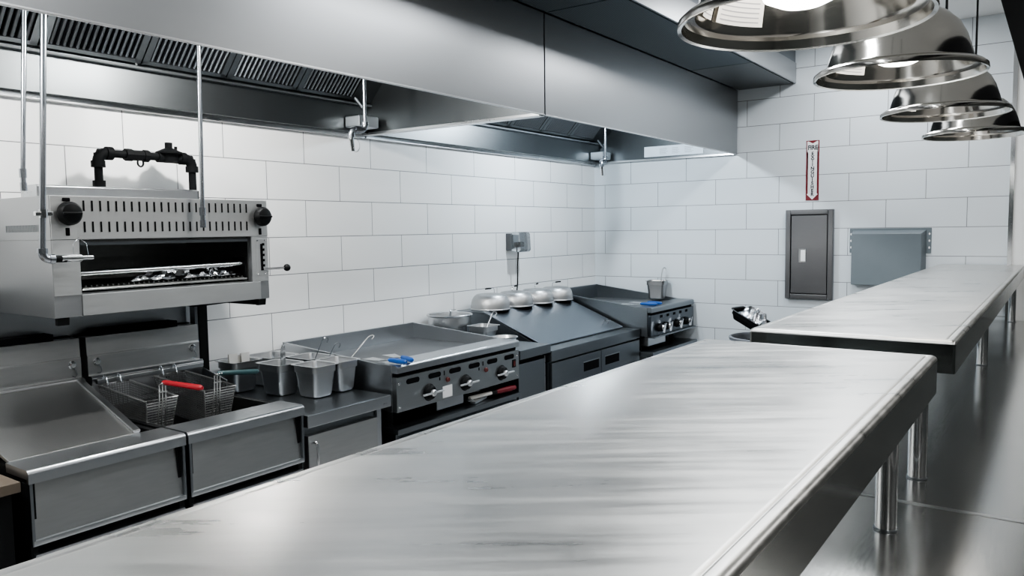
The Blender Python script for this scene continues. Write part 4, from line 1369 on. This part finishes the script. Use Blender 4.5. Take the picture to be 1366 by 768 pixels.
for a, b_, s0 in ((PX0 + 0.006, -1.453, -1.69), (-1.447, PX1 - 0.006, -1.395)):
    d = part('drawer', MB().box(a, b_, -0.858, -0.83, 0.56, 0.795, 0.004), M['steel_dark'], t)
    part('pull_recess', MB().box(s0, s0 + 0.205, -0.8592, -0.84, 0.682, 0.742, 0.002), M['void'], d)
    part('pull_lip', MB().box(s0 - 0.006, s0 + 0.211, -0.861, -0.855, 0.742, 0.747, 0.001), M['steel'], d)
    part('drawer', MB().box(a, b_, -0.858, -0.83, 0.30, 0.55, 0.004), M['steel_dark'], t)
for xx in (PX0 + 0.08, PX1 - 0.08):
    for yy in (-0.76, -0.1):
        part('leg', MB().cyl((xx, yy, 0), (xx, yy, 0.12), 0.024, 12), M['chrome'], t)

# basting domes
def dome():
    t = thing('basting_dome', '', 'dome', (0, 0, 0), 'basting domes on the prep table')
    mb = MB()
    rr = 0.143
    prof = [(rr, 0.0), (rr + 0.003, 0.004), (rr, 0.010)]
    for k in range(11):
        a = R(90 * k / 10)
        prof.append(((rr - 0.055) + 0.055 * math.cos(a) if k < 10 else rr - 0.055, 0.012 + 0.100 * math.sin(a) ** 0.9))
    prof += [(0.05, 0.116), (0.0, 0.118)]
    mb.lathe(prof, (0, 0, 0), 48)
    part('shell', mb, M['alu'], t, smooth=50)
    part('rim_band', MB().lathe([(rr - 0.004, -0.0005), (rr + 0.004, -0.0005), (rr + 0.004, 0.004), (rr - 0.004, 0.004)], (0, 0, 0), 48), M['steel_dark'], t)
    mb = MB()
    mb.tube([(0.05, 0, 0.115), (0.047, 0, 0.140), (0.04, 0, 0.149), (0.0, 0, 0.151)], 0.003, 8)
    part('handle_wire', mb, M['chrome'], t)
    part('grip', MB().tube([(0.012, 0, 0.150), (0.0, 0, 0.151), (-0.05, 0, 0.152), (-0.06, 0, 0.151)], [0.004, 0.0065, 0.0065, 0.004], 10), M['black'], t, label='black grip bar')
    return t


d0 = dome()
spots = [(-1.815, -0.19, R(0), 0.95, 'dull aluminium basting dome at the griddle end of the row, beside the round pot'),
         (-1.535, -0.20, R(190), 0.93, 'dull aluminium basting dome in front of the outlet cord, second from the large griddle'),
         (-1.26, -0.205, R(200), 0.915, 'dull aluminium basting dome, third from the large griddle'),
         (-0.99, -0.21, R(170), 0.90, 'dull aluminium basting dome nearest the end wall, last of the row')]
for i, (x, y, a, s, lab) in enumerate(spots):
    if i == 0:
        d0.location, d0.rotation_euler, d0.scale = (x, y, 1.077), (0, 0, a), (s, s, s)
        d0['label'] = lab
    else:
        dup(d0, (x, y, 1.077), lab, (0, 0, a), s)

# ------------------------------------------------------------------ far griddle in the corner
HX0, HX1, HYF = -0.842, -0.03, -0.945
t, cp, zt = griddle(HX0, HX1, HYF, 1.13, 1.032, 1.015, 0.815, 'lr', 'smaller dark griddle in the corner by the end wall', 4, True)
yk = HYF + 0.004
for k in range(5):
    xx = HX0 + 0.18 + k * 0.12
    part('panel_vent', MB().box(xx - 0.022, xx + 0.022, yk - 0.0015, yk + 0.003, zt - 0.032, zt - 0.012), M['void'], cp)
for k, xx in enumerate((HX0 + 0.14, HX0 + 0.26, HX0 + 0.46, HX0 + 0.64)):
    zz = 0.872
    mb = MB()
    mb.lathe([(0.0, 0.03), (0.022, 0.03), (0.03, 0.02), (0.032, 0.0)], (xx, yk, zz), 24, MX)
    part('knob', mb, M['black'], cp)
    mb = MB()
    mb.lathe([(0.0, 0.046), (0.016, 0.044), (0.022, 0.036), (0.018, 0.03)], (xx, yk, zz), 20, MX)
    mb.bar((xx - 0.02, yk - 0.05, zz - 0.035), (xx + 0.012, yk - 0.05, zz + 0.035), 0.013, 0.01)
    part('knob_bar', mb, M['chrome'], cp, label='chrome knob bar')
part('lower_ledge', MB().box(HX0 + 0.01, HX1 - 0.005, HYF - 0.02, HYF + 0.06, 0.803, 0.815, 0.002), M['steel_dark'], t)
for xx in (HX0 + 0.05, HX1 - 0.16):
    for yy in (HYF + 0.13, -0.1):
        part('foot', MB().cyl((xx, yy, 0.70), (xx, yy, 0.815), 0.022, 14), M['black'], t)
part('grease_drawer', MB().box(HX0 + 0.05, HX0 + 0.36, HYF + 0.05, HYF + 0.5, 0.735, 0.80, 0.003), M['steel'], t)
t = thing('equipment_stand', 'low steel stand with a flat top under the corner griddle', 'stand', (-0.42, -0.5, 0))
part('stand_top', MB().box(HX0 - 0.01, -0.012, -0.965, -0.04, 0.665, 0.70, 0.003), M['steel_dark'], t)
part('lower_shelf', MB().box(HX0 + 0.02, -0.03, -0.93, -0.08, 0.26, 0.28, 0.003), M['steel_dark'], t)
for xx in (HX0 + 0.03, -0.05):
    for yy in (-0.93, -0.08):
        part('leg', MB().cyl((xx, yy, 0), (xx, yy, 0.665), 0.02, 14), M['chrome'], t)
spatula((-0.70, -0.925, 1.047), (-0.12, 0.6), 0.13, 0.10, 'blue handled spatula lying on the corner griddle, front one', 'blue spatulas on the corner griddle')
spatula((-0.625, -0.93, 1.047), (0.08, 0.6), 0.13, 0.10, 'blue handled spatula lying on the corner griddle, rear one', 'blue spatulas on the corner griddle')
pan((-0.125, -0.66, 1.033), 0.15, 0.15, 0.15, R(12), 'steel pan with a ladle standing on the corner griddle', None, 'pan_dark')
ladle((-0.12, -0.67, 1.07), (-0.085, -0.69, 1.275), 'dark handled ladle standing in the pan on the corner griddle', True, 0.03, M['steel'], None, 0.005)

# ------------------------------------------------------------------ outlet and cord on the cooking wall
t = thing('wall_outlet', 'grey wall outlet under a clear weather cover above the domes', 'outlet', (-1.25, 0, 1.53))
part('back_box', MB().box(-1.36, -1.20, -0.045, 0, 1.467, 1.595, 0.004), M['grey_plastic'], t)
part('socket_face', MB().box(-1.33, -1.23, -0.052, -0.045, 1.48, 1.585, 0.003), M['steel_dark'], t)
mb = MB()
mb.prism([(-0.046, 1.46), (-0.115, 1.455), (-0.128, 1.47), (-0.122, 1.59), (-0.108, 1.605), (-0.046, 1.605)], 'x', -1.35, -1.21, 0.006)
part('clear_cover', mb, M['clear'], t, label='clear plastic weather cover')
part('plug', MB().box(-1.30, -1.265, -0.09, -0.052, 1.49, 1.53, 0.006), M['black'], t)
pts = [(-1.30, -0.07, 1.49), (-1.30, -0.07, 1.44), (-1.303, -0.066, 1.36), (-1.30, -0.062, 1.22), (-1.30, -0.05, 1.13), (-1.30, -0.02, 1.09), (-1.30, -0.016, 1.05), (-1.30, -0.016, 0.9)]
single('power_cord', MB().tube(pts, 0.005, 8), M['black'], 'black power cord running down from the outlet behind the domes', 'cord')

# ------------------------------------------------------------------ end wall fixtures
def text_mesh(body, size, loc, parent, mat, name='lettering', sx=1.0):
    """flat lettering on the end wall, readable from the room (facing -x)"""
    cu = bpy.data.curves.new('t', 'FONT')
    cu.body = body
    cu.size = size
    cu.align_x = 'CENTER'
    cu.align_y = 'CENTER'
    cu.extrude = 0.0004
    cu.offset = size * 0.035
    ob = bpy.data.objects.new('t', cu)
    COL.objects.link(ob)
    dg = bpy.context.evaluated_depsgraph_get()
    me = bpy.data.meshes.new_from_object(ob.evaluated_get(dg))
    bpy.data.objects.remove(ob)
    # text x -> world -y, text y -> world z, text z -> world -x
    mt = Matrix(((0, 0, -1, loc[0]), (-sx, 0, 0, loc[1]), (0, 1, 0, loc[2]), (0, 0, 0, 1)))
    me.transform(mt)
    me.transform(Matrix.Translation(-root_loc(parent)))
    me.name = name
    me.materials.clear()
    me.materials.append(mat)
    o = bpy.data.objects.new(name, me)
    COL.objects.link(o)
    o.parent = parent
    return o


sy0, sy1, sz0, sz1 = -1.909, -1.816, 1.811, 2.256
sc_ = (sy0 + sy1) / 2
t = thing('fire_extinguisher_sign', 'narrow red and white FIRE EXTINGUISHER arrow sign above the steel cabinet', 'sign', (0, sc_, sz0))
part('sign_board', MB().box(-0.004, 0, sy0, sy1, sz0, sz1), M['signred'], t)
hw = (sy1 - sy0) / 2 - 0.006
mb = MB()
P = lambda dy, z: (sc_ + dy, z)
arrow = [P(-hw, sz0 + 0.046), P(-hw + 0.008, sz0 + 0.05), P(-hw + 0.008, sz1 - 0.085), P(-hw, sz1 - 0.085), P(-hw, sz1 - 0.006), P(-hw * 0.75, sz1 - 0.006), P(0, sz1 - 0.022), P(hw * 0.75, sz1 - 0.006), P(hw, sz1 - 0.006), P(hw, sz1 - 0.085), P(hw - 0.008, sz1 - 0.085), P(hw - 0.008, sz0 + 0.05), P(hw, sz0 + 0.046), P(0, sz0 + 0.006)]
A = [mb.bm.verts.new((-0.0046, a, z)) for a, z in arrow]
mb.bm.faces.new(A)
bmesh.ops.triangulate(mb.bm, faces=mb.bm.faces[:])
part('white_arrow', mb, M['white'], t, label='white down arrow')
text_mesh('FIRE', 0.046, (-0.0052, sc_, sz1 - 0.054), t, M['ink'], 'lettering', 0.84)
for k, ch in enumerate('EXTINGUISHER'):
    text_mesh(ch, 0.034, (-0.0052, sc_, sz1 - 0.098 - k * 0.0275), t, M['signred'] if ch == '?' else M['ink'], 'lettering')

t = thing('extinguisher_cabinet', 'dark stainless extinguisher cabinet with a small window on the end wall', 'cabinet', (0, -1.85, 1.07))
cy0, cy1, cz0, cz1 = -2.025, -1.68, 1.068, 1.742
mb = MB()
fwid = 0.038
mb.box(-0.042, 0, cy0, cy0 + fwid, cz0, cz1, 0.004)
mb.box(-0.042, 0, cy1 - fwid, cy1, cz0, cz1, 0.004)
mb.box(-0.042, 0, cy0 + fwid, cy1 - fwid, cz0, cz0 + fwid, 0.004)
mb.box(-0.042, 0, cy0 + fwid, cy1 - fwid, cz1 - fwid, cz1, 0.004)
part('frame', mb, M['cabinet'], t)
part('gap', MB().box(-0.028, 0, cy0 + fwid, cy1 - fwid, cz0 + fwid, cz1 - fwid), M['void'], t)
d = part('door', MB().box(-0.037, -0.027, cy0 + fwid + 0.005, cy1 - fwid - 0.005, cz0 + fwid + 0.005, cz1 - fwid - 0.005, 0.002), M['cabinet'], t)
part('window_frame', MB().box(-0.0395, -0.036, -1.835, -1.78, 1.345, 1.450, 0.002), M['chrome'], d)
part('window_pane', MB().box(-0.0405, -0.039, -1.828, -1.795, 1.355, 1.440), M['white'], d)

t = thing('wall_box', 'grey enamelled box with side flanges on the end wall above the far shelf', 'wall box', (0, -2.39, 1.2))
mb = MB()
by0, by1, bz0, bz1 = -2.635, -2.155, 1.192, 1.585
mb.hexa([(-0.09, by0 + 0.02, bz0), (0, by0, bz0), (0, by1, bz0), (-0.09, by1 - 0.008, bz0), (-0.09, by0 + 0.02, bz1 - 0.025), (0, by0, bz1), (0, by1, bz1), (-0.09, by1 - 0.008, bz1 - 0.025)], 0.004)
part('box_body', mb, M['greypaint'], t)
mb = MB()
mb.box(-0.006, 0, by0 - 0.03, by1 + 0.022, bz1 - 0.165, bz1 + 0.012, 0.002)
fl = part('flange', mb, M['greypaint'], t)
mb = MB()
for yy in (by0 - 0.018, by1 + 0.012):
    for k in range(3):
        zz = bz1 - 0.03 - k * 0.048
        mb.lathe([(0, 0.0005), (0.0055, 0.0005), (0.0055, 0.0)], (-0.0062, yy, zz), 14, Matrix.Rotation(R(-90), 3, 'Y'), sx=1.5)
part('flange_slots', mb, M['white'], fl)

# waste bin with a tilted black pan of foil in it
bx, by = -0.42, -1.66
t = thing('waste_bin', 'round grey bin against the end wall, mostly hidden by the pass shelf', 'bin', (bx, by, 0))
mb = MB()
mb.lathe([(0.0, 0.0), (0.19, 0.0), (0.20, 0.01), (0.245, 0.79), (0.262, 0.795), (0.265, 0.815), (0.25, 0.82), (0.238, 0.80), (0.195, 0.02), (0.0, 0.015)], (bx, by, 0), 44)
part('bin_body', mb, M['binplastic'], t)
mb = MB()
crumple(mb, (bx, by, 0.74), 0.36, 0.36, 0.07, 12, 11)
single('bin_liner', mb, M['black'], 'black liner bag bunched inside the round bin', 'liner', smooth=5)
pr = thing('foil_pan', 'black pan tilted over the bin with crumpled foil inside', 'pan', (0, 0, 0))
mb = pan_mesh(0.17, 0.30, 0.075, 0.014, 0.03)
part('pan_body', mb, M['black'], pr, smooth=40)
mb = MB()
mb.tube([Vector(p) for p in rrect(-0.1, 0.1, -0.165, 0.165, 0.035, 0.0765, 5)], 0.0022, 6, closed=True)
part('rim_bead', mb, M['chrome'], pr)
pr.rotation_euler = (R(25), 0, R(-12))
pr.location = (-0.42, -1.545, 0.885)
fo = single('aluminium_foil', crumple(MB(), (0, 0, 0), 0.13, 0.20, 0.09, 12, 21), M['foil'], 'crumpled foil heaped in the tilted black pan', 'foil', None, 5)
fo.rotation_euler = (R(25), 0, R(-12))
fo.location = (-0.42, -1.565, 0.935)

# ------------------------------------------------------------------ heat lamps over the pass
def lamp():
    t = thing('heat_lamp', '', 'lamp', (0, 0, 0), 'heat lamps over the pass')
    D = 0.1925
    prof = [(D, 0.0), (D + 0.001, 0.003), (D, 0.012), (D - 0.008, 0.019), (D - 0.026, 0.022), (D - 0.028, 0.026),
            (D - 0.034, 0.05), (D - 0.045, 0.085), (D - 0.060, 0.115), (D - 0.085, 0.14), (D - 0.12, 0.158), (D - 0.145, 0.166), (0.03, 0.168), (0.03, 0.168)]
    inner = [(r_ - 0.002, z - 0.0025) for r_, z in prof[2:-1]]
    mb = MB()
    mb.lathe([(D - 0.006, 0.002)] + prof[:-1], (0, 0, 0), 64)
    mb.lathe([(D - 0.006, 0.002)] + [(r_ - 0.0015, z - 0.002) for r_, z in prof[3:-1]], (0, 0, 0), 64)
    part('shade', mb, M['lamp'], t, smooth=40, recalc=False)
    mb = MB()
    mb.lathe([(0.03, 0.150), (0.034, 0.168), (0.034, 0.21), (0.026, 0.222), (0.0, 0.222)], (0, 0, 0), 28)
    part('socket_cap', mb, M['chrome'], t)
    mb = MB()
    mb.cyl((0.05, 0, 0.16), (0.05, 0, 0.205), 0.003, 8)
    mb.cyl((-0.05, 0, 0.16), (-0.05, 0, 0.205), 0.003, 8)
    part('vent_pins', mb, M['chrome'], t)
    mb = MB()
    mb.lathe([(0.0, 0.028), (0.035, 0.031), (0.058, 0.042), (0.063, 0.056), (0.056, 0.085), (0.032, 0.125), (0.022, 0.15)], (0, 0, 0), 32)
    part('bulb', mb, M['bulb'], t, label='lit white bulb')
    mb = MB()
    mb.cyl((0, 0, 0.22), (0, 0, 1.2), 0.0042, 10)
    part('cord', mb, M['black'], t)
    # two paper warning stickers on the inside of the shade
    for a0, a1, z0, z1 in ((R(84), R(98), 0.035, 0.085), (R(40), R(78), 0.035, 0.085)):
        def rad(z):
            pz = [(z_, r_) for r_, z_ in prof if z_ >= 0.02]
            for (za_, ra_), (zb_, rb_) in zip(pz, pz[1:]):
                if za_ <= z <= zb_ and zb_ > za_:
                    return ra_ + (rb_ - ra_) * (z - za_) / (zb_ - za_) - 0.006
            return D - 0.05
        mb = MB()
        mb.grid(lambda u, v: Vector(((rad(z0 + (z1 - z0) * v)) * math.cos(a0 + (a1 - a0) * u), (rad(z0 + (z1 - z0) * v)) * math.sin(a0 + (a1 - a0) * u), z0 + (z1 - z0) * v)), 10, 4)
        st = part('warning_sticker', mb, M['paper'], t, label='cream paper warning sticker')
        mb = MB()
        for k in range(6):
            zz = z0 + 0.006 + k * (z1 - z0 - 0.012) / 5
            mb.grid(lambda u, v: Vector(((rad(zz + 0.0018 * v) - 0.0008) * math.cos(a0 + (a1 - a0) * (0.08 + 0.84 * u)), (rad(zz + 0.0018 * v) - 0.0008) * math.sin(a0 + (a1 - a0) * (0.08 + 0.84 * u)), zz + 0.0018 * v)), 10, 1)
        part('print_lines', mb, M['inkgrey'], st)
    return t


l0 = lamp()
lamps = [(-4.80, -3.063, 1.945, 'polished steel heat lamp, nearest and largest, over the near shelf end'),
         (-3.97, -3.07, 1.985, 'polished steel heat lamp, second from the near end, with stickers inside'),
         (-3.13, -3.076, 1.985, 'polished steel heat lamp, third from the near end, over the far shelf'),
         (-2.32, -3.095, 1.985, 'polished steel heat lamp, farthest and smallest, nearest the end wall')]
TILT = (R(0), R(0), 0)
for i, (x, y, z, lab) in enumerate(lamps):
    if i == 0:
        l0.location = (x, y, z)
        l0['label'] = lab
    else:
        dup(l0, (x, y, z), lab)

# black rail overhead at the right edge
t = thing('overhead_rail', 'black steel rail overhead at the right edge of the view', 'rail', (-4, -3.33, 2.08))
part('rail', MB().box(-5.3, -1.0, -3.365, -3.30, 2.055, 2.12, 0.003), M['void'], t)
for xx in (-5.0, -1.3):
    part('hanger_rod', MB().cyl((xx, -3.33, 2.12), (xx, -3.33, ZC), 0.008, 10), M['black'], t)

# ------------------------------------------------------------------ light
def area(name, loc, size, size_y, energy, col=(1, 1, 1), rot=(0, 0, 0)):
    ld = bpy.data.lights.new(name, 'AREA')
    ld.shape = 'RECTANGLE'
    ld.size, ld.size_y = size, size_y
    ld.energy = energy
    ld.color = col
    o = bpy.data.objects.new(name, ld)
    o.location = loc
    o.rotation_euler = rot
    COL.objects.link(o)
    return o


for x in (-7.5, -5.2, -2.9, -0.9):
    area('ceiling_light', (x, -2.35, ZC - 0.01), 1.2, 0.3, 20, (0.94, 0.97, 1.0))
for x in (-7.0, -4.4, -1.6):
    area('ceiling_light', (x, -5.0, ZC - 0.01), 1.2, 0.6, 24, (1.0, 0.98, 0.95))
w = bpy.data.worlds.new('world')
scene.world = w
w.use_nodes = True
w.node_tree.nodes['Background'].inputs['Color'].default_value = (0.6, 0.66, 0.72, 1)
w.node_tree.nodes['Background'].inputs['Strength'].default_value = 0.15
scene.view_settings.view_transform = 'AgX'
scene.view_settings.look = 'AgX - Medium High Contrast'
scene.view_settings.exposure = 0.35
